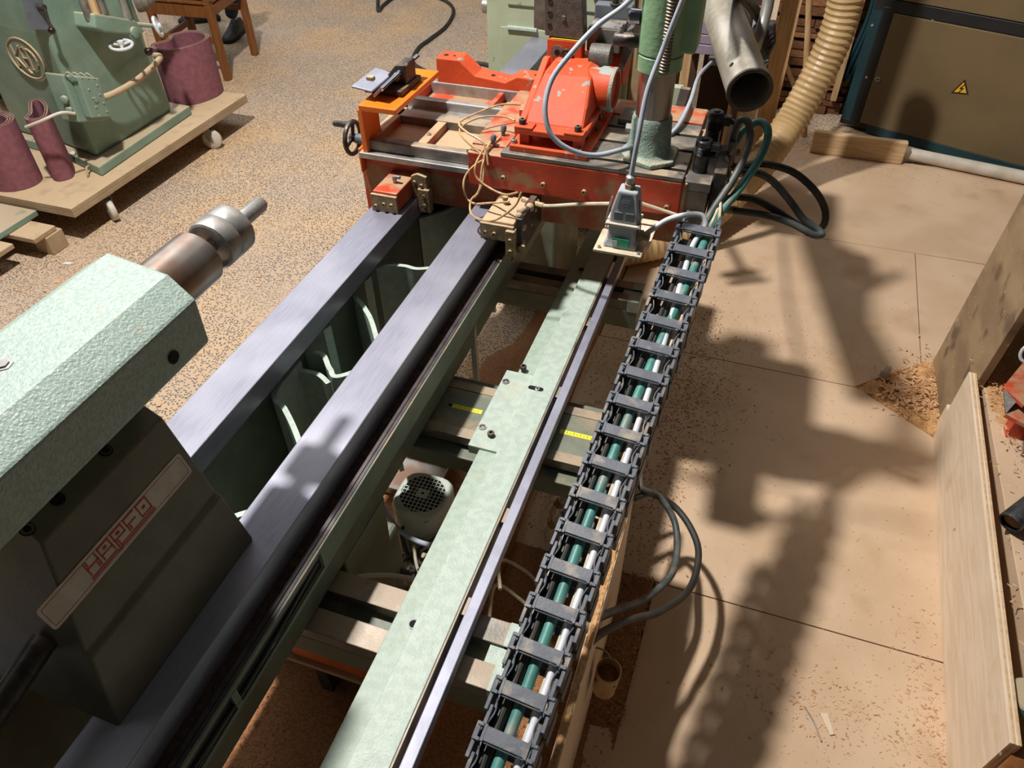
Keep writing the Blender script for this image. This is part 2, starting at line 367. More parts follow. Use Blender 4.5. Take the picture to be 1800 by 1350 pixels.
# ================================================================== LATHE BED
ZB = .80
bed = thing('lathe_bed', 'long pale green lathe bed with two ground steel ways', 'lathe bed', (-.73, 1.2, 0))
MB().prism([(-.9, ZB), (-.805, ZB), (-.805, ZB - .05), (-.83, ZB - .07), (-.9, ZB - .07)], 'y', -.9, 2.83).build('bed_way', 'steel_way', bed, .002)
MB().prism([(-.65, ZB), (-.563, ZB), (-.563, ZB - .07), (-.635, ZB - .07), (-.65, ZB - .05)], 'y', -.9, 2.83).build('bed_way', 'steel_way', bed, .002)
box('side_wall', -.885, -.83, -.9, 2.83, .36, ZB - .07, 'green_dark', bed)
box('side_wall', -.635, -.600, -.9, 2.83, .60, ZB - .07, 'green_dark', bed)
for (x, s) in ((-.83, 1),):
    MB().prism([(x, .40), (x + s * .045, .40), (x + s * .045, .425), (x, .44)], 'y', -.9, 2.83).build('wall_foot', 'green_dark', bed)
# zigzag webs between the walls, each a thin curved upright plate
def web(pts, z1=.715, z0=.40, t=.011):
    q = []
    P3 = [Vector((p[0], p[1], 0)) for p in pts]
    for i in range(len(P3) - 1):
        g = lambda j: P3[min(max(j, 0), len(P3) - 1)]
        a, b, c, d = g(i - 1), g(i), g(i + 1), g(i + 2)
        for k in range(7):
            tt = k / 7
            q.append(.5 * ((2 * b) + (c - a) * tt + (2 * a - 5 * b + 4 * c - d) * tt * tt + (3 * b - a - 3 * c + d) * tt ** 3))
    q.append(P3[-1]); L = []; Rr = []
    for i, p in enumerate(q):
        t3 = (q[min(i + 1, len(q) - 1)] - q[max(i - 1, 0)]).normalized(); n = Vector((-t3.y, t3.x, 0)) * t / 2
        L.append(p + n); Rr.append(p - n)
    mb = MB(); n = len(q)
    vs = [(p.x, p.y, z) for z in (z0, z1) for p in L + Rr]
    fs = []
    for i in range(n - 1):
        fs += [(2 * n + i, 2 * n + i + 1, 3 * n + i + 1, 3 * n + i), (i, i + 1, n + i + 1, n + i), (i, i + 1, 2 * n + i + 1, 2 * n + i), (n + i, n + i + 1, 3 * n + i + 1, 3 * n + i)]
    fs += [(0, n, 3 * n, 2 * n), (n - 1, 2 * n - 1, 4 * n - 1, 3 * n - 1)]
    return mb.add(vs, fs).build('bed_web', 'green_light', bed, smooth=True)
def PW(*px): return [P(a, b, z=.715) for a, b in px]
web(PW((655, 470), (690, 466), (712, 467), (735, 472), (775, 468)))
web([(-.83, 1.31, 0)] + PW((622, 512), (640, 540), (655, 570)) + [(-.635, 1.0, 0)])
web([(-.83, 1.11, 0)] + PW((530, 612), (566, 622), (580, 648), (600, 660)) + [(-.635, 1.07, 0)])
web(PW((520, 640), (556, 648), (575, 664)) , z1=.700)
web([(-.83, .98, 0)] + PW((482, 690), (500, 718), (520, 760)) + [(-.635, .70, 0)])
web([(-.83, .42, 0), (-.79, .5, 0), (-.7, .6, 0), (-.635, .62, 0)])
web([(-.83, 1.95, 0), (-.79, 1.9, 0), (-.72, 1.72, 0), (-.66, 1.66, 0), (-.635, 1.66, 0)])
web([(-.83, 1.60, 0), (-.78, 1.66, 0), (-.70, 1.80, 0), (-.635, 1.85, 0)])
# inner floor of the bed with holes
for (y0, y1) in ((-.5, .62), (.80, 1.12), (1.22, 1.48), (1.55, 2.4)):
    box('bed_floor', -.83, -.70, y0, y1, .395, .41, 'green_dark', bed)
for (x0, x1, y0, y1, h) in ((-.828, -.72, .62, 1.0, .05), (-.828, -.71, .98, 1.3, .03), (-.82, -.71, 1.25, 1.5, .04), (-.82, -.71, .30, .60, .03)):
    heap('sawdust_layer', x0, x1, y0, y1, lambda x, y, h=h, x0=x0, x1=x1: .408 + h * max(0, 1 - (x - x0) / (x1 - x0)) + .006 * NZ.noise(Vector((x * 40, y * 40, 0))), 24, 44, 'sawdust_pale', None, bed)
# chip channel along the right way
MB().box(-.60, -.547, -.9, 2.2, .725, .7455).build('chip_channel', 'brown_channel_shaded', bed, .001)  # shade of the way is put into this colour, up to the shadow edge
MB().box(-.5465, -.5385, -.9, 2.2, .725, .7475).build('channel_strip', 'chan_strip_lit', bed, .0008)
MB().box(-.5380, -.5315, -.9, 2.2, .725, .7470).build('channel_strip', 'chan_strip_lit', bed, .0008)
for (a, c) in ((-.9, .10), (.55, 1.50), (1.72, 2.2)):
    MB().box(-.5315, -.5275, a, c, .690, .7465).build('channel_side', 'green_beam', bed, .001)
for (a, c) in ((.10, .55), (1.50, 1.72)):       # slotted stretches of the side, black inside
    for (z0, z1) in ((.690, .699), (.738, .7465)):
        MB().box(-.5315, -.5275, a, c, z0, z1).build('slot_edge', 'green_beam', bed, .0006)
    MB().box(-.537, -.533, a, c, .698, .739).build('slot_back', 'dark_hole', bed)
    yy = a + (c - a) * .45; MB().box(-.5325, -.5270, yy, yy + .012, .699, .738).build('slot_bridge', 'green_beam', bed)
    MB().tube([(-.5325, a + .01, .722), (-.530, (a + c) / 2, .708), (-.5325, c - .01, .722)], .0035, 6).build('slot_hose', 'hose_black', bed, smooth=True)
heap('channel_dust_shaded', -.562, -.5475, -.4, 1.42, lambda x, y: .7462 + .0012 * NZ.noise(Vector((x * 150, y * 60, 0))) + .0004, 14, 260, 'channel_dust_shaded', None, bed)
box('bed_back_wall', -.60, -.548, -.9, 2.2, .60, .724, 'green_dark', bed)
# stands
box('bed_stand', -.90, -.58, .66, .86, 0, .40, 'green_beam', bed, .01)
box('bed_stand', -.90, -.62, 2.25, 2.6, 0, .40, 'green_dark', bed, .01)
box('bed_stand', -.90, -.54, -1.4, -.6, 0, .40, 'green_beam', bed, .01)
px0 = P(868, 450, y=2.3).x; px1 = P(942, 450, y=2.3).x
MB().box(px0, px1, 2.3, 2.42, 0, .60).build('stand_bracket', 'green_beam', bed, .004)
MB().prism([(-.60, .25), (-.56, .25), (-.545, .60), (-.60, .60)], 'y', .62, .78).build('stand_bracket', 'green_beam', bed, .004)
cable('bed_pipe', [(-.56, 1.30, .68), (-.535, 1.24, .4), (-.53, 1.12, .05)], .009, 'pipe_white', None, parent=bed)

# ================================================================== GUIDE RAIL ON CROSS BEAMS
gr = thing('guide_rail', 'pale green guide rail with thin steel bar on three cross beams', 'machine rail', (-.35, 1.0, 0))
box('rail_plate', -.408, -.358, -.6, 2.25, .594, .615, 'green_plate', gr, .0015)
box('rail_strip', -.366, -.307, -.6, 2.25, .594, .632, 'green_light', gr, .0015)
box('rail_edge', -.309, -.3035, -.6, 2.25, .596, .630, 'steel_dusty', gr, .0008)
box('guide_bar', -.295, -.2755, -.6, 2.25, .604, .630, 'steel_bar', gr, .0015)
for y in (.20, .58, .78, 1.135, 1.40, 1.72): box('bar_spacer', -.305, -.294, y, y + .035, .604, .624, 'steel_dusty', gr, .001)
box('clamp_plate', -.433, -.3665, .945, 1.19, .596, .6205, 'green_light', gr, .002)
for (px, py) in ((920, 648), (863, 765)): screw(P(px, py, z=.6215), (0, 0, 1), .0075, .009, gr)
for (px, py) in ((889, 670), (848, 750)):
    c = P(px, py, z=.6222); screw(c - Vector((0, 0, .004)), (0, 0, 1), .0065, .004, gr, 'iron_dark', 'countersunk_screw')
    ring(c, (0, 0, 1), .0066, .0085, .0006).build('screw_seat', 'steel', gr, smooth=True)
c = P(943, 683, z=.6322)
m = MB(); m.prism([(c.x - .012 + .006 * math.cos(a) - .001, c.y + .006 * math.sin(a)) for a in [math.pi / 2 + k * math.pi / 8 for k in range(9)]] + [(c.x + .010 + .006 * math.cos(a), c.y + .006 * math.sin(a)) for a in [-math.pi / 2 + k * math.pi / 8 for k in range(9)]], 'z', c.z - .001, c.z + .0004)
m.build('slot_hole', 'dark_hole', gr)
screw(c + Vector((.002, 0, -.002)), (0, 0, 1), .005, .003, gr, 'steel', 'slot_screw')
for (px, py, z) in ((727, 1097, .6154), (1022, 474, .6154)):
    c = P(px, py, z=z); MB().rev(c, (0, 0, 1), [(0, .0072), (.0005, .0072)], 20).build('bolt_hole', 'dark_hole', gr); ring(c, (0, 0, 1), .0072, .0095, .0008).build('hole_rim', 'plate_grey', gr, smooth=True)
def beam(y0, y1, top, name='cross_beam', z0=.50, end=-.195):
    s0 = y0 + (y1 - y0) * .36; s1 = y0 + (y1 - y0) * .64
    b = MB().box(-.60, end, y0, y1, z0, top - .03).build(name, 'green_beam', gr, .003)
    for (a, c) in ((y0, s0), (s1, y1)):
        MB().box(-.60, end, a, c, top - .03, top).build('beam_way', 'steel_dusty', b, .0015)
    MB().box(end - .05, end + .001, s0, s1, top - .032, top - .006).build('beam_end', 'green_light', b, .001)
    MB().box(end - .028, end + .002, y0 - .001, s0, top - .034, top + .001).build('beam_end', 'green_light', b, .001)
    MB().box(end - .028, end + .002, s1, y1 + .001, top - .034, top + .001).build('beam_end', 'green_light', b, .001)
    return b
beam(.487, .61, .590)
beam(1.575, 1.665, .590, end=-.205)
mbm = MB().box(-.60, -.150, .955, 1.195, .515, .560).build('cross_beam', 'green_beam', gr, .003)
MB().box(-.60, -.168, 1.0, 1.15, .56, .590).build('beam_top', 'green_beam', mbm, .0015)
for (a, c) in ((.985, 1.012), (1.125, 1.150)): MB().box(-.60, -.165, a, c, .568, .592).build('beam_way', 'steel_dusty', mbm, .001)
MB().box(-.168, -.150, .97, 1.18, .56, .574).build('beam_end', 'dark_hole', mbm, .001)
for (x0, x1) in ((-.52, -.45), (-.27, -.172)):
    tp = MB().box(x0, x1, 1.064, 1.076, .590, .5906).build('measuring_tape', 'tape_yellow', mbm); n = int((x1 - x0) / .0075)
    m = MB()
    for k in range(1, n): m.box(x0 + k * .0075, x0 + k * .0075 + .001, 1.067, 1.071 if k % 2 else 1.074, .5906, .5909)
    m.build('tape_mark', 'sign_black', mbm)
MB().rev((-.526, 1.07, .590), (0, 0, 1), [(0, .004), (.0006, .004)], 12).build('tape_hole', 'dark_hole', mbm)

# ================================================================== TAILSTOCK
ts = thing('tailstock', 'green tailstock with nameplate and steel live centre on the bed', 'tailstock', (-.72, .3, ZB))
def loft(name, sections, material, parent, bevel=.003):
    """sections: list of loops with equal count, capped at both ends"""
    n = len(sections[0]); vs = [p for s in sections for p in s]; fs = [tuple(range(n))[::-1], tuple((len(sections) - 1) * n + k for k in range(n))]
    for i in range(len(sections) - 1):
        for k in range(n): fs.append((i * n + k, i * n + (k + 1) % n, (i + 1) * n + (k + 1) % n, (i + 1) * n + k))
    return MB().add(vs, fs).build(name, material, parent, bevel)
# head: octagonal-ish section, its front face leaning, lower right corner cut back
sec = [(-.805, 1.205, .597), (-.760, 1.232, .600), (-.655, 1.232, .583), (-.617, 1.208, .575), (-.614, 1.145, .570), (-.640, 1.128, .545), (-.716, 1.066, .512), (-.76, 1.055, .508), (-.81, 1.12, .55)]
loft('tail_head', [[(x, -.7, z) for x, z, y in sec], [(x, y, z) for x, z, y in sec]], 'green_hammer', ts, .004)
c = Vector((-.6135, .512, 1.163))
MB().rev(P(305, 628, x=-.6145), (1, 0, 0), [(0, .0085), (.0012, .0085)], 20).build('side_hole', 'dark_hole', ts)
# base block, its flanks leaning in towards the top
def yn(z): return .205 + .36 * (z - .80)
bs = [(-.607, .800), (-.634, .897), (-.641, .901), (-.679, 1.045), (-.714, 1.070), (-.80, 1.070), (-.87, .90), (-.88, .800)]
loft('tail_base', [[(x, yn(z) if i not in () else 0, z) for i, (x, z) in enumerate(bs)], [(x, .507, z) for x, z in bs]], 'green_tail', ts, .003)
cn = Vector((.025, 0, .035)).normalized()
for (px, py, k) in ((190, 793, 1), (107, 879, 0), (55, 933, 1)):
    c = P(px, py, z=1.0585); c.x = -.696; c += cn * .0006
    MB().rev(c, cn, [(0, .0085), (.0004, .0085)], 20).build('screw_pocket', 'dark_hole', ts)
    if k: ring(c + cn * .0006, cn, .0042, .0072, .001, 18).build('socket_screw', 'iron_dark', ts, smooth=True)
# nameplate on the leaning flank
A = Vector((-.679, 0, 1.045)); B = Vector((-.641, 0, .901)); up = (A - B).normalized(); nr = Vector((up.z, 0, -up.x)).normalized()
if nr.x < 0: nr = -nr
O0 = Vector((B.x, .238, B.z)) + up * .056 + nr * .0004
ev = Vector((0, 1, 0))
def pl(u, v, h=0): return O0 + ev * u + up * v + nr * h
LP, HP = .257, .038
def rrect(u0, u1, v0, v1, r):
    q = []
    for (cu, cv, a0) in ((u1 - r, v1 - r, 0), (u0 + r, v1 - r, 90), (u0 + r, v0 + r, 180), (u1 - r, v0 + r, 270)):
        for k in range(5): a = math.radians(a0 + k * 22.5); q.append((cu + r * math.cos(a), cv + r * math.sin(a)))
    return q
q = rrect(0, LP, 0, HP, .005)
npl = MB().hull([pl(u, v, -.0003) for u, v in q], [pl(u, v, .0006) for u, v in q]).build('nameplate', 'sticker', ts)
m = MB(); a_ = rrect(.004, LP - .004, .004, HP - .004, .003); b_ = rrect(.0046, LP - .0046, .0046, HP - .0046, .0026); n = len(a_)
m.add([pl(u, v, .0009) for u, v in a_ + b_], [(i, (i + 1) % n, n + (i + 1) % n, n + i) for i in range(n)])
m.build('plate_border', 'logo_red', npl)
def strokes(name, paths, w, fn, material, parent, h0=.0006, h1=.0010):
    m = MB()
    for pa in paths:
        for (p, q) in zip(pa[:-1], pa[1:]):
            d = Vector((q[0] - p[0], q[1] - p[1], 0)); L = d.length; d /= L; nn = Vector((-d.y, d.x, 0)) * w / 2; e = d * w / 2
            c4 = [Vector((p[0], p[1], 0)) - e + nn, Vector((p[0], p[1], 0)) - e - nn, Vector((q[0], q[1], 0)) + e - nn, Vector((q[0], q[1], 0)) + e + nn]
            m.hull([fn(v.x, v.y, h0) for v in c4], [fn(v.x, v.y, h1) for v in c4])
    return m.build(name, material, parent)
# letters H A P F O, block shaped, outlined, with a red kernel and underlines
lx0 = .070; lw = .0178; lp = .0232; ly0 = .0135; lh = .0185
H_ = [[(0, 0), (0, 1)], [(1, 0), (1, 1)], [(0, .5), (1, .5)], [(.18, .68), (.18, 1)], [(.82, 0), (.82, .34)]]
A_ = [[(0, 0), (0, 1), (1, 1), (1, 0)], [(0, .36), (1, .36)]]
P_ = [[(0, -.3), (0, 1), (1, 1), (1, .36), (0, .36)], [(.2, -.3), (.2, .2)]]
F_ = [[(0, 0), (0, 1), (1, 1)], [(0, .45), (.85, .45)], [(.2, 0), (.2, .3)]]
O_ = [[(0, 0), (0, 1), (1, 1), (1, 0), (0, 0)]]
paths = []; kern = []
for i, (gl, kn) in enumerate(zip((H_, A_, P_, F_, O_), (None, (.45, .55, .6, .76), (.45, .55, .6, .76), None, (.47, .53, .5, .5)))):
    sk = lambda u, v: (lx0 + i * lp + u * lw + v * 0.0 , ly0 + v * lh)
    for pa in gl: paths.append([sk(*p) for p in pa])
    if kn:
        u0, u1, v0, v1 = kn; kern.append([sk(u0, (v0 + v1) / 2), sk(u1, (v0 + v1) / 2)])
strokes('plate_lettering', paths, .0020, pl, 'logo_red', npl)
for kk in kern: strokes('letter_kernel', [kk], .0042, pl, 'logo_red', npl)
x0 = lx0 - .002; x1 = lx0 + 4 * lp + lw + .002; xp = lx0 + 2 * lp
strokes('plate_underline', [[(x0, .0098), (xp - .004, .0098)], [(xp + .006, .0098), (x1, .0098)], [(x0, .0068), (xp - .003, .0068), (xp, .0048), (xp + .003, .0068), (x1, .0068)]], .0016, pl, 'logo_red', npl)
# quill, live centre and its pin (turned parts on the spindle axis)
XC = -.722; ZC = 1.168
ax = (0, 1, 0)
MB().rev((XC, .56, ZC), ax, [(0, .0405), (.142, .0405), (.146, .037), (.146, .02)], 40).build('quill', 'steel_rust', ts, smooth=True)
lc = MB().rev((XC, .705, ZC), ax, [(0, .017), (.012, .0175), (.02, .013), (.03, .011), (.034, .011)], 6).build('live_centre', 'steel_bright', ts)
MB().rev((XC, .735, ZC), ax, [(0, .011), (.002, .028), (-.006, .034), (-.004, .037), (0, .038), (.0225, .038), (.0232, .0375), (.0240, .038), (.052, .038), (.055, .036), (.056, .014), (.057, .0125), (.125, .0125), (.131, .010), (.133, .004)], 40).build('bearing_body', 'steel', lc, smooth=True)
MB().tube([(-.70, .24, .905), (-.69, .05, .88), (-.68, -.4, .82)], .016, 12, 1).build('drive_rod', 'iron_dark', ts, smooth=True)
MB().rev((-.655, .335, 1.232), (0, 0, 1), [(0, .008), (.002, .008)], 6).build('oil_plug', 'steel', ts) if False else None
c = P(5, 642, z=1.232); MB().rev(c, (0, 0, 1), [(0, .011), (.001, .011), (.0012, .007), (.003, .007), (.003, 0)], 6).build('oil_plug', 'steel', ts)
# ================================================================== CARRIAGE (saddle + cross slide)
ca = thing('lathe_carriage', 'dusty red lathe carriage with cross slide sitting across the bed', 'carriage', (-.55, 1.75, ZB))
MB().box(-.965, -.14, 1.592, 2.0, .772, .862).build('saddle', 'red_dusty', ca, .004)
MB().box(-.965, -.64, 1.592, 2.0, .855, .890).build('saddle_top', 'red_paint', ca, .003)
MB().prism([(-.978, .62), (-.945, .62), (-.945, .885), (-.978, .885)], 'y', 1.595, 1.63).build('saddle_apron', 'red_paint', ca, .003)
MB().box(-.978, -.962, 1.63, 1.98, .66, .885).build('saddle_apron', 'red_paint', ca, .003)
MB().box(-.962, -.915, 1.60, 1.62, .70, .79).build('apron_recess', 'iron_dark', ca, .003)
MB().box(-.9685, -.9635, 1.575, 1.60, .84, .905).build('end_strip', 'orange_bright', ca, .001)
MB().rev((-.985, 1.70, .78), (-1, 0, 0), [(0, .03), (.02, .032), (.024, .028)], 20).build('lock_knob', 'steel_dusty', ca, smooth=True)
MB().box(-.962, -.655, 1.566, 1.594, .885, .900).build('slide_way', 'steel', ca, .002)
MB().box(-.95, -.655, 1.585, 1.612, .90, .93).build('slide_way', 'steel_dusty', ca, .004)
MB().box(-.955, -.925, 1.612, 1.80, .90, .93).build('slide_frame', 'red_dusty', ca, .003)
MB().box(-.94, -.655, 1.612, 1.745, .892, .908).build('pocket_floor', 'red_dusty', ca, .002)
MB().box(-.94, -.655, 1.745, 1.79, .90, .93).build('slide_frame', 'steel_dusty', ca, .003)
MB().box(-.815, -.79, 1.612, 1.745, .905, .928).build('pocket_bridge', 'red_dusty', ca, .002)
screw((-.803, 1.66, .928), (0, 0, 1), .005, .004, ca, 'steel')
MB().box(-.94, -.60, 1.79, 1.83, .90, .922).build('slide_way', 'steel', ca, .003)
MB().box(-.94, -.60, 1.825, 1.85, .915, .946).build('slide_way', 'steel', ca, .004)
MB().box(-.94, -.60, 1.85, 1.95, .895, .915).build('pocket_floor', 'red_paint', ca, .002)
MB().box(-.94, -.925, 1.85, 1.95, .90, .944).build('slide_frame', 'red_paint', ca, .002)
MB().box(-.715, -.70, 1.85, 1.95, .90, .940).build('pocket_bridge', 'red_paint', ca, .002)
MB().box(-.94, -.56, 1.95, 1.995, .90, .946).build('slide_way', 'steel', ca, .003)
# cross slide
MB().prism([(1.557, .865), (1.557, .950), (1.98, .950), (1.98, .865)], 'x', -.657, -.139).build('cross_slide', 'red_paint', ca, .003)
MB().box(-.66, -.572, 1.60, 1.86, .948, .9545).build('slide_cover', 'red_paint', ca, .002)
MB().box(-.60, -.54, 1.78, 1.90, .954, .972).build('slide_cover', 'red_paint', ca, .002)
for (a, c, x0) in ((1.5575, 1.590, -.572), (1.603, 1.690, -.562), (1.703, 1.775, -.38), (1.788, 1.85, -.37)):
    MB().box(x0, -.1395, a, c, .951, .9605).build('table_strip', 'grey_table', ca, .0012)
for y in (1.5965, 1.6965, 1.7815): MB().box(-.56, -.1398, y - .006, y + .006, .9505, .952).build('table_slot', 'dark_hole', ca)
MB().box(-.37, -.1395, 1.855, 1.95, .951, .9625).build('table_end', 'red_paint', ca, .002)
MB().box(-.345, -.285, 1.80, 1.88, .961, .973).build('slot_block', 'grey_table', ca, .002)
for (px, py) in ((885, 312), (955, 324), (1027, 337), (1100, 350), (1172, 364)):
    screw(P(px, py, y=1.557), (0, -1, 0), .0062, .007, ca, 'brass')
for (px, py) in ((1205, 287), (1195, 305), (1188, 260), (1048, 262)):
    c = P(px, py, z=.9607); ring(c, (0, 0, 1), .0032, .0055, .0006).build('socket_screw', 'iron_dark', ca, smooth=True)
# rear casting arm
arm = [(-.905, .93), (-.905, 1.012), (-.835, 1.012), (-.79, .975), (-.70, .966), (-.665, .985), (-.60, .985), (-.60, .93)]
MB().prism(arm, 'y', 1.955, 2.02).build('rear_arm', 'orange_paint', ca, .003)
for (x, z, r) in ((-.885, 1.0122, .007), (-.86, 1.0122, .004), (-.745, .9712, .006), (-.62, .9852, .004)):
    MB().rev((x, 1.985, z), (0, 0, 1), [(0, r), (.0006, r)], 14).build('arm_hole', 'dark_hole', ca)
# grey valve block on the right end
MB().box(-.136, -.078, 1.565, 1.70, .930, .952).build('end_block', 'grey_table', ca, .002)
MB().box(-.134, -.082, 1.567, 1.70, .845, .930).build('end_block', 'steel_dusty', ca, .002)
MB().box(-.139, -.128, 1.56, 1.95, .85, .948).build('end_plate', 'red_dusty', ca, .002)
# wipers on the two ways
def wiper(x0, x1, y0, y1, z1, m1, m2, nm='way_wiper'):
    wb = MB().box(x0, x1, y0 + .008, y1, ZB + .003, z1).build(nm, m1, ca, .003)
    MB().box(x0 - .003, x1 + .001, y0, y0 + .008, ZB + .001, z1 - .006).build('wiper_plate', m2, wb, .001)
    return wb
w1 = wiper(-.885, -.818, 1.468, 1.60, .852, 'red_paint', 'brass')
for x in (-.876, -.853, -.832): screw((x, 1.468, .815 + (.008 if x > -.87 else 0)), (0, -1, 0), .005, .005, w1, 'brass')
MB().rev((-.848, 1.53, .852), (0, 0, 1), [(0, .005), (.008, .005), (.008, .0065), (.018, .0065)], 10).build('grease_nipple', 'steel', w1, smooth=True)
MB().cyl((-.848, 1.53, .868), (-.832, 1.53, .868), .0045, 10).build('grease_nipple', 'plate_grey', w1, smooth=True)
MB().prism([(-.818, .80), (-.79, .80), (-.775, .80), (-.775, .862), (-.80, .868), (-.818, .86)], 'y', 1.560, 1.592).build('wiper_corner', 'brass', ca, .002)
MB().box(-.80, -.768, 1.553, 1.575, .765, .83).build('wiper_corner', 'brass', ca, .002)
for (x, z) in ((-.808, .845), (-.79, .838), (-.783, .812), (-.783, .785)): screw((x, 1.556 if z < .82 else 1.56, z), (0, -1, 0), .0045, .005, ca, 'brass')
w2 = wiper(-.578, -.498, 1.43, 1.60, .848, 'ply_dusty', 'brass')
for x in (-.568, -.545): screw((x, 1.43, .818), (0, -1, 0), .005, .005, w2, 'brass')
MB().box(-.515, -.492, 1.422, 1.45, .765, .835).build('wiper_corner', 'brass', w2, .002)
for z in (.782, .812): screw((-.503, 1.422, z), (0, -1, 0), .0045, .005, w2, 'brass')
MB().rev((-.478, 1.44, .787), (0, -1, 0), [(0, .010), (.008, .010)], 6).build('adjuster_bolt', 'brass', w2)
m = MB(); rnd = random.Random(4)
for k in range(26):
    c = (-.487 + rnd.uniform(-.006, .006), 1.44 + rnd.uniform(0, .12), .79 + rnd.uniform(0, .075)); m.ball(c, rnd.uniform(.006, .012), 7)
o = m.build('caked_dust', 'ply_dusty', w2, smooth=True); o['kind'] = 'stuff'
MB().box(-.496, -.478, 1.44, 1.60, .77, .862).build('side_plate', 'iron_dark', w2, .003)
MB().rev((-.548, 1.52, .848), (0, 0, 1), [(0, .005), (.012, .005), (.012, .007), (.02, .007)], 10).build('grease_nipple', 'brass', w2, smooth=True)
MB().tube([P(918, 350, y=1.55), P(938, 357, y=1.54), P(956, 362, y=1.525)], .007, 8).build('cable_sleeve', 'ply_dusty', w2, smooth=True)
# handwheels
def handwheel(c, r, handle, mt='rubber_black', axis=(1, 0, 0), parent=None, rt=.0065):
    c = Vector(c); ax_ = Vector(axis); u = ax_.orthogonal().normalized(); v = ax_.cross(u)
    wh = MB().tube([c + (u * math.cos(a) + v * math.sin(a)) * r for a in [2 * math.pi * k / 24 for k in range(24)]], rt, 8, 1, True).build('handwheel', mt, parent, smooth=True)
    for k in range(3):
        a = 2 * math.pi * k / 3 + .5; d = u * math.cos(a) + v * math.sin(a)
        MB().tube([c, c + d * r * .96], rt * .8, 6, 1).build('spoke', mt, wh, smooth=True)
    MB().rev(c - ax_ * .008, ax_, [(0, .010), (.024, .013), (.026, .012)], 16).build('hub', mt, wh, smooth=True)
    if handle:
        a = c + u * r * .9 if handle is True else Vector(handle); b = a - ax_ * .055
        MB().rev(a, -ax_, [(0, .004), (.012, .0045), (.014, .009), (.055, .0085), (.058, .006)], 12).build('handle', mt, wh, smooth=True)
    return wh
handwheel((-1.055, 1.70, .868), .043, (-1.06, 1.715, .895), parent=ca)
MB().rev((-1.045, 1.70, .868), (1, 0, 0), [(0, .013), (.03, .016), (.09, .016)], 14).build('spindle_boss', 'plate_grey', ca, smooth=True)
handwheel((-1.005, 1.90, .872), .038, False, parent=ca)
MB().rev((-1.0, 1.90, .872), (1, 0, 0), [(0, .010), (.06, .012)], 14).build('spindle_boss', 'plate_grey', ca, smooth=True)
# orange bracket
br = MB().box(-.947, -.845, 1.572, 1.842, 1.008, 1.022).build('tool_bracket', 'orange_bright', ca, .002)
MB().box(-.952, -.938, 1.572, 1.655, .885, 1.010).build('bracket_leg', 'orange_bright', br, .002)

# tilting rest on the bracket (thing of its own)
rs = thing('tilting_rest', 'dark cast tool rest with two bright steel plates on the orange bracket', 'tool rest', (-.9, 1.7, 1.022))
MB().box(-.965, -.862, 1.645, 1.765, 1.023, 1.037).build('rest_base', 'iron_dark', rs, .002)
MB().prism([(-.93, 1.037), (-.868, 1.037), (-.868, 1.085), (-.895, 1.082), (-.925, 1.05)], 'y', 1.69, 1.75).build('rest_body', 'iron_dark', rs, .003)
MB().rev((-.893, 1.69, 1.055), (0, -1, 0), [(0, .010), (.008, .010), (.008, .005), (.012, .005)], 16).build('pivot_bolt', 'brass', rs, smooth=True)
MB().obox((-.878, 1.70, 1.075), (1, 0, .9), (0, 1, 0), (-.9, 0, 1), .014, .008, .003).build('clamp_rib', 'steel_dusty', rs, .001)
q = [P(617, 151, z=1.052), P(653, 160, z=1.049), P(690, 128, z=1.056), P(660, 118, z=1.058)]
MB().hull([p - Vector((0, 0, .005)) for p in q], q).build('rest_plate', 'steel_bar', rs, .0015)
q = [P(668, 150, y=1.64), P(675, 158, y=1.635), P(738, 99, y=1.80), P(732, 91, y=1.81)]
dn = Vector((-.012, -.006, -.022))
q = [Vector((-.925, 1.60, 1.048)), Vector((-.918, 1.60, 1.040)), Vector((-.868, 1.80, 1.118)), Vector((-.875, 1.80, 1.126))]
A0 = P(671, 154, y=1.60); B0 = P(735, 95, y=1.78)
d0 = (B0 - A0).normalized(); sd = d0.cross(Vector((0, 0, 1))).normalized(); nn = sd.cross(d0).normalized()
vd = ((A0 + B0) / 2 - CAM).normalized(); nt = -(vd + Vector((-.25, -.15, -.30))); nt = (nt - d0 * nt.dot(d0)).normalized()
MB().obox((A0 + B0) / 2 - nt * .022, d0, nt, d0.cross(nt), (B0 - A0).length / 2, .020, .0035).build('rest_plate', 'steel_bar', rs, .001)
MB().obox((A0 + B0) / 2 - nt * .004 + d0.cross(nt) * .004, d0, nt, d0.cross(nt), (B0 - A0).length / 2, .005, .003).build('plate_edge', 'steel_bright', rs, .001)
MB().box(-.958, -.94, 1.648, 1.665, 1.04, 1.062).build('wing_clamp', 'brass', rs, .002)

# orange tool head bolted on the cross slide
th = thing('tool_head', 'bright orange cast tool head with a worn round snout bolted on the cross slide', 'tool head', (-.46, 1.7, .96))
MB().box(-.555, -.365, 1.572, 1.86, .961, .975).build('base_plate', 'orange_paint', th, .002)
for (x0, x1, y0, y1) in ((-.535, -.512, 1.59, 1.62), (-.405, -.383, 1.59, 1.62), (-.535, -.512, 1.80, 1.84), (-.405, -.383, 1.80, 1.84)):
    MB().box(x0, x1, y0, y1, .975, 1.002).build('foot', 'red_paint', th, .001)
MB().box(-.51, -.385, 1.66, 1.84, .975, 1.0).build('foot_core', 'red_paint', th, .001)
MB().box(-.545, -.378, 1.58, 1.85, 1.0, 1.014).build('flange', 'orange_paint', th, .003)
for (x0, x1) in ((-.545, -.50), (-.425, -.378)): MB().box(x0, x1, 1.58, 1.612, 1.012, 1.019).build('flange_lug', 'orange_paint', th, .002)
def lp(x0, x1, y0, y1, z, f=0): return [(x0, y0, z), (x1, y0, z + f), (x1, y1, z + f), (x0, y1, z)]
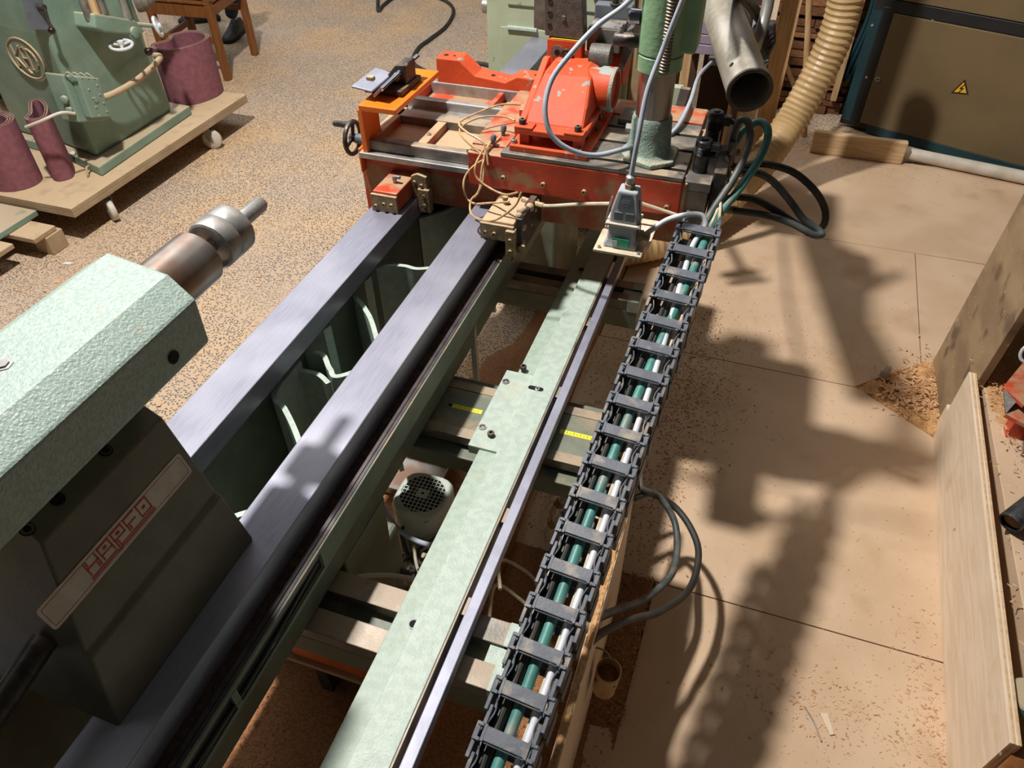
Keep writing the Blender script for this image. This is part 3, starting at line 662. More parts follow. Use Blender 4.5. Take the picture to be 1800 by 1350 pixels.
loft('tool_body', [lp(-.535, -.388, 1.615, 1.85, 1.012), lp(-.530, -.392, 1.66, 1.86, 1.045), lp(-.522, -.405, 1.735, 1.88, 1.088), lp(-.515, -.425, 1.78, 1.90, 1.096)], 'orange_paint', th, .007)
MB().prism([(1.60, 1.012), (1.80, 1.10), (1.82, 1.10), (1.82, 1.012)], 'x', -.545, -.528).build('body_rib', 'orange_paint', th, .003)
MB().rev((-.50, 1.785, 1.050), (1, -.03, 0), [(0, .030), (.06, .042), (.105, .047), (.112, .051), (.145, .0515), (.1475, .049), (.1475, .043), (.135, .042)], 36).build('snout', 'orange_worn', th, smooth=True)
MB().rev((-.50, 1.785, 1.050), (1, -.03, 0), [(.1395, .0517), (.1475, .0513), (.1478, .0435)], 36, cap=False).build('snout_rim', 'grey_green_cast', th, smooth=True)
MB().rev((-.362, 1.781, 1.050), (1, -.03, 0), [(0, .043), (.001, .043)], 30).build('snout_bore', 'red_paint', th)
MB().rev((-.47, 1.95, 1.055), (1, 0, 0), [(0, .035), (.05, .042), (.10, .052), (.108, .052), (.11, .045)], 32).build('rear_snout', 'orange_paint', th, smooth=True)
MB().box(-.545, -.455, 1.835, 1.868, 1.072, 1.135).build('clamp_block', 'orange_paint', th, .003)
MB().box(-.535, -.46, 1.836, 1.866, 1.1352, 1.1362).build('yellow_strip', 'tape_yellow', th)
MB().rev((-.517, 1.8345, 1.105), (0, -1, 0), [(0, .017), (.0015, .017)], 20).build('bolt_seat', 'steel_dusty', th)
MB().rev((-.517, 1.8325, 1.105), (0, -1, 0), [(0, .007), (.001, .007)], 16).build('bolt_hole', 'dark_hole', th)
MB().rev((-.492, 1.834, 1.100), (0, -1, 0), [(0, .016), (.004, .017), (.006, .016)], 22).build('washer', 'iron_dark', th, smooth=True)
MB().rev((-.492, 1.829, 1.100), (0, -1, 0), [(0, .009), (.009, .009)], 6).build('hex_bolt', 'iron_dark', th)
for (x, y) in ((-.530, 1.598), (-.396, 1.598)): screw((x, y, 1.019), (0, 0, 1), .0082, .012, th)
for (x, y) in ((-.548, 1.588), (-.388, 1.580)): screw((x, y, .975), (0, 0, 1), .0075, .009, th, 'steel')
for z, y in ((.985, 1.70), (1.0, 1.73), (.97, 1.72)): screw((-.378, y, z), (1, 0, 0), .006, .008, th)
# grey jaw, knife and guide blocks on top
MB().prism([(-.552, 1.140), (-.452, 1.137), (-.462, 1.25), (-.475, 1.262), (-.545, 1.262), (-.556, 1.24)], 'y', 1.838, 1.874).build('jaw_plate', 'grey_cast', th, .003)
for z in (1.165, 1.192, 1.219): screw((-.540, 1.838, z), (0, -1, 0), .0062, .0015, th)
MB().rev((-.505, 1.838, 1.184), (0, -1, 0), [(0, .0055), (.003, .005)], 12).build('rivet', 'steel_dusty', th, smooth=True)
MB().prism([(-.60, 1.135), (-.565, 1.13), (-.56, 1.205), (-.60, 1.215)], 'y', 1.90, 1.908).build('knife_blade', 'steel_dusty', th, .001)
MB().box(-.455, -.372, 1.88, 1.96, 1.10, 1.155).build('guide_block', 'grey_table', th, .002)
MB().box(-.452, -.374, 1.882, 1.93, 1.155, 1.1585).build('guide_top', 'steel', th, .001)
for (x, y) in ((-.44, 1.89), (-.43, 1.92), (-.388, 1.89), (-.385, 1.92)): MB().rev((x, y, 1.1585), (0, 0, 1), [(0, .0022), (.0004, .0022)], 8).build('pin_hole', 'dark_hole', th)
MB().prism([(-.36, 1.06), (-.345, 1.10), (-.345, 1.16), (-.362, 1.15), (-.372, 1.08)], 'y', 1.90, 1.98).build('side_jaw', 'grey_cast', th, .002)
MB().box(-.46, -.365, 1.965, 2.0, 1.12, 1.185).build('rear_block', 'plate_grey', th, .003)
MB().rev((-.41, 1.975, 1.185), (0, 0, 1), [(0, .014), (.003, .014), (.003, .008), (.016, .008)], 16).build('clamp_bolt', 'iron_dark', th, smooth=True)
MB().rev((-.435, 1.85, 1.10), (1, 0, 0), [(0, .03), (.05, .03)], 24).build('guide_roll', 'grey_cast', th, smooth=True)

# round column with green sleeve, standing on the table
cl = thing('column_unit', 'steel column in a green cast foot with a green threaded sleeve on top', 'column', (-.235, 1.64, .96))
CX, CY = -.237, 1.648
MB().rev((CX, CY, .9606), (0, 0, 1), [(0, .062), (.010, .063), (.014, .056), (.022, .050), (.06, .047), (.092, .045), (.098, .042)], 36).build('column_foot', 'grey_green_cast', cl, smooth=True)
MB().prism([(CX - .05, CY - .05), (CX + .02, CY - .075), (CX + .065, CY - .04), (CX + .065, CY + .04), (CX, CY + .07)], 'z', .9608, .972).build('foot_flange', 'grey_green_cast', cl, .003)
MB().rev((CX, CY, 1.05), (0, 0, 1), [(0, .0395), (.13, .0395)], 36).build('column', 'steel_rust', cl, smooth=True)
MB().rev((CX - .045, CY - .004, 1.022), (-1, -.1, 0), [(0, .011), (.012, .011)], 6).build('clamp_bolt', 'steel', cl)
MB().rev((CX, CY, 1.158), (0, 0, 1), [(0, .044), (.004, .050), (.034, .050), (.036, .0475), (.038, .0475), (.040, .050), (.30, .050)], 36).build('sleeve', 'green_sleeve', cl, smooth=True)
MB().box(CX + .03, CX + .075, CY - .02, CY + .05, 1.20, 1.46).build('sleeve_rib', 'green_sleeve', cl, .006)
m = MB(); 
for k in range(34):
    z = 1.168 + k * .0065; m.rev((CX + .018, CY - .0435, z), (0, 0, 1), [(0, .0095), (.0032, .012), (.0055, .0095)], 12, cap=False)
m.tube([(CX + .018, CY - .0435, 1.165), (CX + .018, CY - .0435, 1.395)], .0095, 10, 1); m.build('threaded_screw', 'steel_dusty', cl, smooth=True)
MB().rev((CX - .10, CY - .01, 1.215), (1, 0, 0), [(0, .012), (.003, .014), (.06, .014)], 16).build('side_bar', 'iron_dark', cl, smooth=True)
MB().rev((CX - .088, CY - .01, 1.228), (0, 0, 1), [(0, .0065), (.004, .0065), (.008, .004), (.012, .003)], 10).build('bar_bolt', 'steel', cl, smooth=True)
MB().rev((CX - .072, CY - .01, 1.262), (1, 0, 0), [(0, .012), (.004, .016), (.025, .016)], 20).build('chrome_nut', 'steel_bright', cl, smooth=True)
MB().tube([(CX + .05, CY + .02, 1.33), (CX + .12, CY + .18, 1.28), (CX + .08, CY + .45, 1.22)], .022, 12).build('sleeve_arm', 'green_sleeve', cl, smooth=True)

# big open steel tube
A1 = P(1318, 160, y=1.87); B1 = P(1262, 0, y=2.33); dT = (B1 - A1).normalized()
tb = thing('steel_tube', 'wide open ended steel extraction tube pointing towards the viewer above the carriage', 'tube', A1)
MB().rev(A1, dT, [(0, .0495), (.0, .0535), (.004, .0545), (.010, .0545), (.012, .0525), (.9, .0525), (.9, .0485), (.02, .0485), (.02, .0465), (.0, .0468), (0, .0495)], 44, cap=False).build('tube_shell', 'steel_tube', tb, smooth=True)
m = MB().rev(A1 - dT * .001, dT, [(0, .0462), (0, .0548), (.007, .0552), (.008, .052), (.0035, .047)], 44, cap=False).build('tube_rim', 'iron_dark', tb, smooth=True)
hd = (CAM - A1).normalized(); sdv = dT.cross(hd).normalized(); fv = sdv.cross(dT).normalized()
hp = A1 + dT * .062 + (fv * .93 - sdv * .36).normalized() * .0525
MB().rev(hp, (hp - A1 - dT * .062), [(0, .006), (.0006, .006)], 14).build('tube_hole', 'dark_hole', tb)
bp_ = A1 + dT * .075 + (sdv * .98 + fv * .1).normalized() * .0525
MB().rev(bp_, sdv, [(0, .006), (.006, .006), (.01, .004)], 8).build('tube_bolt', 'steel', tb)

# black valve cylinders
def solenoid(x, y, z0, h, lab):
    t = thing('valve_cylinder', lab, 'valve', (x, y, z0), group=None)
    MB().rev((x, y, z0), (0, 0, 1), [(0, .017), (h * .55, .0175), (h * .56, .019)] + sum([[(h * (.57 + .035 * k), .0195), (h * (.585 + .035 * k), .0178)] for k in range(7)], []) + [(h * .84, .019), (h * .97, .0185), (h, .016)], 24).build('cylinder_body', 'rubber_black', t, smooth=True)
    MB().rev((x, y, z0 + h), (0, 0, 1), [(0, .008), (.004, .008), (.0045, .003)], 16).build('cylinder_cap', 'iron_dark', t, smooth=True)
    MB().box(x + .014, x + .036, y - .010, y + .010, z0 + h * .70, z0 + h * .92).build('plug', 'rubber_black', t, .003)
    MB().rev((x + .036, y, z0 + h * .8), (1, 0, -.3), [(0, .007), (.012, .006)], 10).build('cable_gland', 'rubber_black', t, smooth=True)
    return t
solenoid(-.112, 1.625, .952, .075, 'shorter black valve cylinder in front on the grey end block')
solenoid(-.104, 1.735, .952, .095, 'taller black valve cylinder standing behind the shorter one')
MB().box(-.128, -.08, 1.70, 1.76, .86, .952).build('end_block', 'iron_dark', ca, .002)

# electrical connector
cn_ = thing('plug_connector', 'grey industrial plug connector with green label in front of the column', 'connector', (-.235, 1.45, .86))
def ylp(cx, hw, y0, y1, z): return [(cx - hw, y0, z), (cx + hw, y0, z), (cx + hw, y1, z), (cx - hw, y1, z)]
ccx = -.240
MB().box(ccx - .055, ccx + .052, 1.385, 1.475, .846, .852).build('mount_plate', 'cable_beige', cn_, .001)
MB().box(ccx - .055, ccx + .06, 1.44, 1.56, .838, .846).build('support_arm', 'wood_pale', cn_, .001)
loft('housing', [ylp(ccx, .037, 1.402, 1.462, .852), ylp(ccx, .037, 1.405, 1.46, .86), ylp(ccx, .031, 1.408, 1.458, .870), ylp(ccx, .030, 1.412, 1.456, .910)], 'grey_plastic', cn_, .004)
loft('hood', [ylp(ccx + .001, .031, 1.410, 1.458, .9115), ylp(ccx + .002, .030, 1.412, 1.456, .940), ylp(ccx + .004, .021, 1.416, 1.454, .985)], 'grey_plastic', cn_, .004)
def hood_pt(u, v, h=0):   # front face of the hood, leaning back
    z = .945 + v; t = (z - .940) / .045; return Vector((ccx + .003 + u, 1.412 + .004 * t - h, z))
q = rrect(-.017, .017, -.001, .034, .004)
MB().hull([hood_pt(u * (1 - .25 * v / .03), v, -.001) for u, v in q], [hood_pt(u * (1 - .25 * v / .03), v, .0012) for u, v in q]).build('hood_panel', 'plate_grey', cn_)
ov = [(.010 * math.cos(a), .018 + .0085 * math.sin(a)) for a in [2 * math.pi * k / 20 for k in range(20)]]; ov2 = [(u * .86, .018 + (v - .018) * .84) for u, v in ov]
m = MB(); m.add([hood_pt(u, v, .0018) for u, v in ov + ov2], [(i, (i + 1) % 20, 20 + (i + 1) % 20, 20 + i) for i in range(20)]); m.build('oval_emblem', 'steel', cn_)
strokes('emblem_bars', [[(-.006, .021), (.006, .021)], [(-.007, .018), (.007, .018)], [(-.006, .015), (.006, .015)]], .0012, hood_pt, 'steel', cn_, .0012, .0018)['kind'] = 'stuff'
for (u0, u1) in ((-.022, -.003), (.003, .022)): MB().box(ccx + .002 + u0, ccx + .002 + u1, 1.4095, 1.413, .918, .938).build('hood_recess', 'plate_grey', cn_, .001)
MB().box(ccx - .036, ccx + .036, 1.402, 1.464, .9065, .9125).build('lock_lever', 'pipe_white', cn_, .001)
for s in (-1, 1):
    MB().tube([(ccx + s * .036, 1.43, .885), (ccx + s * .038, 1.42, .91), (ccx + s * .030, 1.425, .965)], .002, 6).build('lock_wire', 'steel', cn_, smooth=True)
    screw((ccx + s * .044, 1.396, .852), (0, 0, 1), .004, .004, cn_, 'steel')
MB().prism([(ccx - .016, .858), (ccx + .020, .858), (ccx + .020, .878), (ccx - .016, .878)], 'y', 1.4015, 1.4035).build('green_label', 'label_green', cn_)
MB().prism([(ccx - .015, .860), (ccx - .006, .860), (ccx - .006, .872), (ccx - .015, .872)], 'y', 1.4008, 1.4018).build('label_patch', 'label_white', cn_)
MB().rev((ccx + .004, 1.435, .985), (0, 0, 1), [(0, .012), (.010, .012)], 6).build('gland_nut', 'brass', cn_)
MB().rev((ccx + .004, 1.435, .995), (0, 0, 1), [(0, .009), (.006, .009), (.0065, .0105), (.016, .0105), (.020, .0055)], 12).build('cable_gland', 'steel', cn_, smooth=True)
MB().rev((ccx + .030, 1.435, .875), (1, 0, 0), [(0, .013), (.014, .013), (.015, .010), (.028, .010), (.030, .007)], 12).build('cable_gland', 'brass', cn_, smooth=True)

# ================================================================== ENERGY CHAIN
P0 = Vector((-.0808, 1.456, .901)); P1 = Vector((-.158, .397, .656)); dC = (P1 - P0).normalized(); PIT = (P1 - P0).length / 16
chn = thing('energy_chain', 'long grey plastic cable drag chain of open links beside the guide rail', 'cable chain', (-.12, .9, .75))
def frame_at(i):
    o = P0 + dC * PIT * i; fy = -dC; fx = Vector((1, 0, 0)); fx = (fx - fy * fx.dot(fy)).normalized(); fz = fx.cross(fy)
    M_ = Matrix((fx, fy, fz)).transposed().to_4x4(); M_.translation = o; return M_
HW = .0475; hp2 = PIT / 2
def side_mesh(s):
    m = MB(); z0 = -.046; z1 = 0.0
    xo, xi = HW * s, (HW - .006) * s; xm = (HW - .012) * s
    def pr(y0, y1, a, b, zz0=z0, zz1=z1):
        m.box(min(a, b), max(a, b), y0, y1, zz0, zz1)
    pr(-hp2 - .004, .004, xi, xo); pr(.004, hp2 + .006, xm, xi, z0 + .004, z1 - .003)
    m.hull([(xi, -.004, z0), (xo, -.004, z0), (xo - s * .001, .012, z0), (xm, .012, z0)], [(xi, -.004, z1), (xo, -.004, z1), (xo - s * .001, .012, z1 - .001), (xm, .012, z1)])
    return m
def center_pts(): return
proto = {}
lm = MB(); lm.v = []
for s in (-1, 1):
    q = side_mesh(s); lm.add(q.v, q.f)
lm.box(-.034, .034, -.011, .011, -.051, -.047)
def mesh_of(mb, nm, mt, smooth=False):
    o = mb.build(nm, mt, None, .0008, smooth, 1); return o
def place(o, M_, parent, nm=None):
    c = o.copy(); COL.objects.link(c); c.parent = parent; c.matrix_parent_inverse = world_of(parent).inverted(); c.matrix_basis = M_; return c
def child(o, parent):   # parent sits in chain coordinates; child shares its frame
    c = o.copy(); COL.objects.link(c); c.parent = parent; c.matrix_parent_inverse = Matrix(); c.matrix_basis = Matrix(); return c
base_l = mesh_of(lm, 'chain_link', 'chain_plastic')
m = MB(); m.box(-.036, .036, -.0105, .0105, -.001, .003); m.box(-.030, .034, -.0135, -.0115, -.004, .0005)
m.box(-.036, -.031, -.0125, .0125, -.001, .0035); m.box(.031, .036, -.0125, .0125, -.001, .0035)
base_b = mesh_of(m, 'crossbar', 'chain_plastic')
base_c = []; base_s = []; base_p = []
for s in (-1, 1):
    m = MB(); m.box(s * .0415 - .005, s * .0415 + .005, -.0135, -.008, -.002, .0035); m.box(s * .0415 - .005, s * .0415 + .005, .007, .0125, -.002, .0035); m.box(s * .0445 - .0038, s * .0445 + .0038, -.0135, .0125, -.003, .0015)
    base_c.append(mesh_of(m, 'snap_clip', 'chain_plastic'))
    m = MB(); m.tube([(s * .036, .012, -.006), (s * .031, hp2, -.008), (s * .036, PIT - .014, -.006)], .0016, 5, 5)
    base_s.append(mesh_of(m, 'bow_spring', 'chain_plastic', True))
    m = MB(); m.rev((s * (HW - .0005), -hp2 + .004, -.023), (s, 0, 0), [(0, .010), (.0012, .010)], 14)
    base_p.append(mesh_of(m, 'link_pivot', 'rubber_black'))
for i in range(0, 21):
    lk = place(base_l, frame_at(i), chn)
    for b_ in [base_b] + base_c + base_s + base_p: child(b_, lk)
for i in range(3, 21):   # the strand that runs back underneath
    lk = place(base_l, frame_at(i) @ Matrix.Translation((0, 0, -.062)), chn)
for b_ in [base_l, base_b] + base_c + base_s + base_p: bpy.data.objects.remove(b_)
for s in (-1, 1):   # end brackets of the chain
    M_ = frame_at(-.42); MB().hull([M_ @ Vector((s * .036 - .004, y, z)) for y, z in ((0, -.04), (.03, -.03), (.03, -.006), (0, -.002))], [M_ @ Vector((s * .036 + .004, y, z)) for y, z in ((0, -.04), (.03, -.03), (.03, -.006), (0, -.002))]).build('end_bracket', 'chain_plastic', chn, .001)
def inch(nodes, dz):
    return [frame_at(i) @ Vector((u, 0, dz)) for i, u in nodes]
# hoses and cables running in the chain
hoses = []
gp = [P(1318, 215, y=1.72), P(1346, 228, y=1.70), P(1345, 262, y=1.66), P(1305, 320, y=1.60), P(1262, 375, y=1.545)]
gp = [P(1288, 262, y=1.74), P(1306, 232, y=1.74), P(1335, 214, y=1.74), P(1350, 230, y=1.72), P(1341, 268, y=1.69), P(1305, 325, y=1.62), P(1262, 380, y=1.54)]
cable('hydraulic_hose', gp + inch([(.4, .018), (2, .016), (5, .004), (9, -.004), (14, -.002), (20, 0)], -.021), .0092, 'hose_green', 'green hydraulic hose running the length of the chain and arching over at its end', 'hose', 12)
gp = [P(1284, 282, y=1.72), P(1289, 245, y=1.72), P(1300, 213, y=1.70), P(1315, 215, y=1.69), P(1317, 250, y=1.67), P(1292, 310, y=1.61), P(1245, 382, y=1.535)]
cable('hydraulic_hose', gp + inch([(.4, .0), (3, -.010), (9, -.022), (20, -.024)], -.030), .0085, 'hose_dark', 'dark grey hose arching over beside the green one and entering the chain', 'hose', 12)
cable('white_cable', [(-.195, 1.435, .875), P(1170, 388, y=1.46), P(1205, 378, y=1.47), P(1232, 378, y=1.48), P(1240, 392, y=1.475), P(1236, 405, y=1.465)] + inch([(.5, -.002), (2, .002), (5, .014), (9, .022), (14, .026), (20, .028)], -.018), .0062, 'cable_white', 'thick white cable curving from the grey connector down into the chain', 'cable', 10)
cable('thin_cable', [P(1289, 262, y=1.70), P(1272, 300, y=1.66), P(1268, 335, y=1.6), P(1262, 400, y=1.49)] + inch([(.6, .026), (3, .028), (6, .020), (9, .014), (11, .016), (15, .026), (20, .030)], -.026), .0033, 'cable_beige', 'thin cream cable running in the chain right of the green hose', 'cable')
cable('thin_cable', [P(1276, 275, y=1.66), P(1283, 310, y=1.63), P(1268, 352, y=1.58), P(1250, 395, y=1.5)] + inch([(.6, .014), (4, .020), (7, .022), (10, .016), (13, .018), (20, .022)], -.032), .0033, 'cable_beige', 'second thin cream cable lying lower in the chain', 'cable')
cable('black_cable_and_shade', inch([(-.2, -.010), (3, -.014), (8, -.020), (14, -.022), (20, -.022)], -.022), .0048, 'hose_black', 'thin black cable along the left side inside the chain', 'cable')

for u_, z_, lb_ in ((-.031, -.036, 'thick black strand added as shade against the left wall of the chain'), (-.010, -.038, 'thick black strand added as shade under the green hose in the chain')):  # added black strands standing in for the shade inside the chain
    cable('black_cable_and_shade', inch([(.2, u_), (4, u_ - .001), (9, u_ + .002), (20, u_)], z_), .0075, 'hose_black', lb_, 'cable')
# grey cables over the tool head
cable('control_cable', [(ccx + .004, 1.435, 1.012), P(1122, 240, y=1.44), P(1138, 160, y=1.47), P(1166, 85, y=1.50), P(1200, 0, y=1.5), P(1230, -80, y=1.5)], .0052, 'cable_grey', 'grey cable rising straight up from the plug connector past the column', 'cable', 10)
cable('control_cable', [P(1150, -45, y=1.62), P(1100, 8, y=1.62), P(1050, 45, y=1.60), P(1003, 95, y=1.56), P(970, 140, y=1.53), P(958, 190, y=1.50), P(968, 235, y=1.49), P(1000, 262, y=1.50), P(1045, 273, y=1.53), P(1098, 262, y=1.58), P(1140, 250, y=1.73), P(1185, 230, y=1.78), P(1213, 180, y=1.95), P(1228, 135, y=2.3), P(1250, 110, y=2.66)], .0058, 'cable_grey', 'grey cable looping down in front of the orange tool head', 'cable', 10)
cable('control_cable', [P(950, 361, y=1.53), P(970, 362, y=1.515), P(1020, 359, y=1.5), P(1072, 358, y=1.48)], .0045, 'cable_beige', 'dusty cable running from the right way wiper to the connector', 'cable')
cable('control_cable', [P(1105, 350, y=1.53), P(1160, 368, y=1.53), P(1210, 385, y=1.53)], .004, 'cable_beige', 'dusty cable running under the cross slide right of the connector', 'cable')
# thin cream air tubes
T = [
 [(1000 - 85, 184), (880, 184), (845, 196), (808, 215), (820, 232), (850, 252), (858, 290)],
 [(905, 212), (885, 205), (845, 206), (812, 222), (812, 240), (845, 270)],
 [(862, 275), (835, 290), (818, 310), (815, 330), (822, 350), (835, 358), (858, 357), (895, 355)],
 [(850, 262), (836, 290), (838, 312), (860, 330), (888, 342), (910, 338)],
 [(880, 240), (860, 262), (848, 290), (842, 335), (828, 352), (828, 375), (845, 386), (872, 386), (905, 362), (916, 338)],
 [(868, 243), (856, 260), (850, 282), (848, 320), (834, 348)],
]
LB = ['cream air tube arching from the tool head to the left', 'cream air tube ending in a brass elbow below the tool head', 'cream air tube hanging in the leftmost loop before the carriage', 'cream air tube curving right to the dusty wiper', 'cream air tube hanging in the lowest loop over the right way', 'cream air tube hanging straight down in front of the cross slide']
YS = [[1.75, 1.72, 1.68, 1.62, 1.58, 1.56, 1.54], [1.66, 1.68, 1.66, 1.62, 1.58, 1.56], [1.57, 1.535, 1.515, 1.50, 1.50, 1.49, 1.47, 1.46], [1.56, 1.52, 1.51, 1.50, 1.47, 1.45], [1.64, 1.58, 1.53, 1.50, 1.48, 1.45, 1.42, 1.41, 1.41, 1.42], [1.62, 1.57, 1.54, 1.51, 1.49]]
for t_, l_, y_ in zip(T, LB, YS): cable('air_tube', [P(a, b, y=yy) for (a, b), yy in zip(t_, y_)], .0026, 'tube_cream', l_, 'tube', 8)
for (px, py, lab) in ((884, 226, 'upper grey push fitting on the red slide cover'), (866, 243, 'lower grey push fitting on the red slide cover')):
    c = P(px, py, z=.972); tag(MB().rev(c - Vector((0, 0, .016)), (.1, .1, 1), [(0, .005), (.010, .005), (.010, .007), (.02, .007), (.024, .004)], 12).build('push_fitting', 'plate_grey', None, smooth=True), lab, 'fitting')

# hydraulic fittings and looping hoses at the end block
hf = thing('hose_manifold', 'brass and steel hose fittings crowded at the right end of the carriage', 'fittings', (-.05, 1.62, .86))
for (a, b, r) in (((-.078, 1.60, .90), (-.045, 1.60, .90), .011), ((-.078, 1.60, .865), (-.040, 1.60, .862), .011), ((-.078, 1.66, .93), (-.03, 1.66, .93), .010), ((-.078, 1.70, .96), (-.035, 1.72, .965), .010)):
    a = Vector(a); b = Vector(b); L = (b - a).length
    MB().rev(a, b - a, [(0, r * .8), (L * .3, r * .8), (L * .3, r * 1.15), (L * .75, r * 1.15), (L * .75, r * .8), (L, r * .8)], 6).build('hose_nut', 'brass', hf)
for (p, q) in (((1283, 290), (1289, 250)), ((1262, 352), (1292, 348)), ((1283, 295), (1325, 290)), ((1290, 305), (1312, 303)), ((1256, 366), (1296, 370))):
    a = P(*p, y=1.70); b = P(*q, y=1.71); MB().rev(a, b - a, [(0, .006), (.008, .0095), ((b - a).length, .0105)], 12).build('crimp_sleeve', 'steel_dusty', hf, smooth=True)
MB().box(-.078, -.05, 1.59, 1.74, .85, .97).build('manifold_block', 'iron_dark', hf, .003)
HL = [([(1318, 289), (1350, 289), (1395, 303), (1432, 335), (1450, 368), (1448, 395), (1430, 405), (1405, 397), (1360, 368), (1325, 350), (1290, 346)], [1.71, 1.71, 1.72, 1.72, 1.72, 1.71, 1.70, 1.69, 1.69, 1.70, 1.71], 'hose_black', 'dark green black hose making the widest loop right of the carriage'),
      ([(1305, 303), (1335, 305), (1362, 322), (1390, 355), (1412, 385), (1438, 404), (1444, 413), (1428, 412), (1390, 392), (1345, 378), (1290, 370)], [1.69, 1.69, 1.69, 1.69, 1.68, 1.67, 1.66, 1.65, 1.66, 1.68, 1.70], 'hose_dark', 'dark hose making the narrower loop and turning back sharply right of the carriage')]
for pts, ys, mt_, lb in HL: cable('hydraulic_hose', [P(a, b, y=yy) for (a, b), yy in zip(pts, ys)], .0085, mt_, lb, 'hose', 12)
# ================================================================== UNDER AND BESIDE THE LATHE
mo = thing('electric_motor', 'pale grey motor standing upright with a square-meshed fan cover', 'motor', (-.545, .92, .2))
MX, MY, MZ, MR = -.602, 1.024, .30, .0745
def sq(r, z, k=.80, n=32):   # rounded square outline
    q = []
    for i in range(n):
        a = 2 * math.pi * i / n; c, s = math.cos(a), math.sin(a)
        rr = r / (abs(c) ** 3.4 + abs(s) ** 3.4) ** (1 / 3.4); q.append((MX + rr * c * .93 + 0, MY + rr * s * .93, z))
    return q
loft('fan_cover', [sq(MR, MZ - .085), sq(MR, MZ - .012), sq(MR * .96, MZ - .004), sq(MR * .90, MZ - .0005)], 'motor_white', mo, .001).data.set_sharp_from_angle(angle=math.radians(50))
MB().rev((MX, MY, MZ - .0004), (0, 0, 1), [(0, .0565), (.0006, .0565)], 36).build('fan_opening', 'dark_hole', mo)
N_ = 11; st = .0105; rg = .0565
m = MB()
for k in range(-5, 6):
    o_ = k * st; h_ = math.sqrt(max(rg * rg - o_ * o_, 0))
    for (a0, a1) in ((-h_, h_),):
        m.box(MX + o_ - .0011, MX + o_ + .0011, MY + a0, MY + a1, MZ - .0005, MZ + .0013); m.box(MX + a0, MX + a1, MY + o_ - .0011, MY + o_ + .0011, MZ - .0005, MZ + .0013)
g_ = m.build('fan_grille', 'motor_white', mo); g_['kind'] = 'stuff'
MB().box(MX - .0155, MX + .0155, MY - .0135, MY + .0135, MZ - .0003, MZ + .0018).build('grille_centre', 'motor_white', mo, .0005)
MB().rev((MX, MY, MZ + .0018), (0, 0, 1), [(0, .0036), (.0005, .0036)], 14).build('centre_hole', 'dark_hole', mo)
MB().rev((MX - .004, MY - .055, MZ - .0008), (0, 0, 1), [(0, .003), (.0012, .003)], 12).build('cover_hole', 'dark_hole', mo)
MB().rev((MX, MY, .0), (0, 0, 1), [(0, .078), (.02, .078), (.02, .066), (MZ - .085, .066)], 28).build('motor_body', 'green_cab', mo, smooth=True)
for k in range(20):
    a = 2 * math.pi * k / 20; MB().obox((MX + .069 * math.cos(a), MY + .069 * math.sin(a), .12), (math.cos(a), math.sin(a), 0), (-math.sin(a), math.cos(a), 0), (0, 0, 1), .005, .0012, .085).build('cooling_fin', 'green_cab', mo)
cable('motor_cable', [P(668, 850, z=.30), P(672, 885, z=.27), P(695, 925, z=.26), P(735, 952, z=.27), P(790, 965, z=.30)], .0065, 'cable_grey', 'grey cable curving round the front of the upright motor', 'cable', 10)
tr = thing('drip_tray', 'rusty brown tray with rounded corner behind the upright motor', 'tray', (-.5, 1.05, 0))
def tray(name, x0, x1, y0, y1, z0, z1, t, mt, par):
    MB().box(x0, x1, y0, y1, z0, z0 + t).build('tray_base', mt, par, .002)
    for (a, b, c, d) in ((x0, x0 + t, y0, y1), (x1 - t, x1, y0, y1), (x0 + t, x1 - t, y0, y0 + t), (x0 + t, x1 - t, y1 - t, y1)): MB().box(a, b, c, d, z0 + t, z1).build('tray_wall', mt, par, .001)
tc0 = P(797, 808, z=.06); tray('t', tc0.x - .24, tc0.x, tc0.y - .16, tc0.y, .032, .06, .004, 'steel_rust', tr)
rnd = random.Random(11)
for k in range(9):
    x = -.60 + rnd.uniform(-.03, .10); y = .92 + rnd.uniform(-.06, .05)
    pts = [(x + .04 * math.sin(i * 1.1 + k) + i * .004, y + .05 * math.cos(i * .9 + k * 1.7), .05 + .03 * i + rnd.uniform(-.02, .02)) for i in range(8)]
    cable('tangled_cable', pts, rnd.choice((.004, .005, .0065)), rnd.choice(('hose_black', 'hose_dark', 'cable_beige', 'cable_beige')), 'cable in the tangled bundle hanging left of the upright motor', 'cable', group='tangled cables beside the motor')
cable('sagging_tube', [(-.545, .38, .69), P(520, 1080, z=.62), P(560, 1035, z=.56), P(620, 1015, z=.52), P(700, 1013, z=.50), (-.36, .70, .48)], .0048, 'cable_beige', 'thin dusty tube sagging from the bed side over the front cross beam', 'tube')
cable('floor_tube', [(-.34, .86, .25), P(880, 985, z=.22), P(925, 1005, z=.18), P(955, 1040, z=.14), P(968, 1070, z=.1)], .0045, 'cable_beige', 'thin dusty tube bending down right of the guide bar, upper of two', 'tube')
cable('floor_tube', [(-.34, .78, .22), P(870, 1030, z=.2), P(910, 1050, z=.16), P(945, 1085, z=.12), P(955, 1110, z=.08)], .0045, 'cable_beige', 'thin dusty tube bending down right of the guide bar, lower of two', 'tube')
cable('floor_tube', [P(770, 1225, z=.25), P(800, 1215, z=.2), P(830, 1190, z=.2), P(850, 1150, z=.25)], .006, 'cable_beige', 'pale tube curving out below the front cross beam', 'tube')
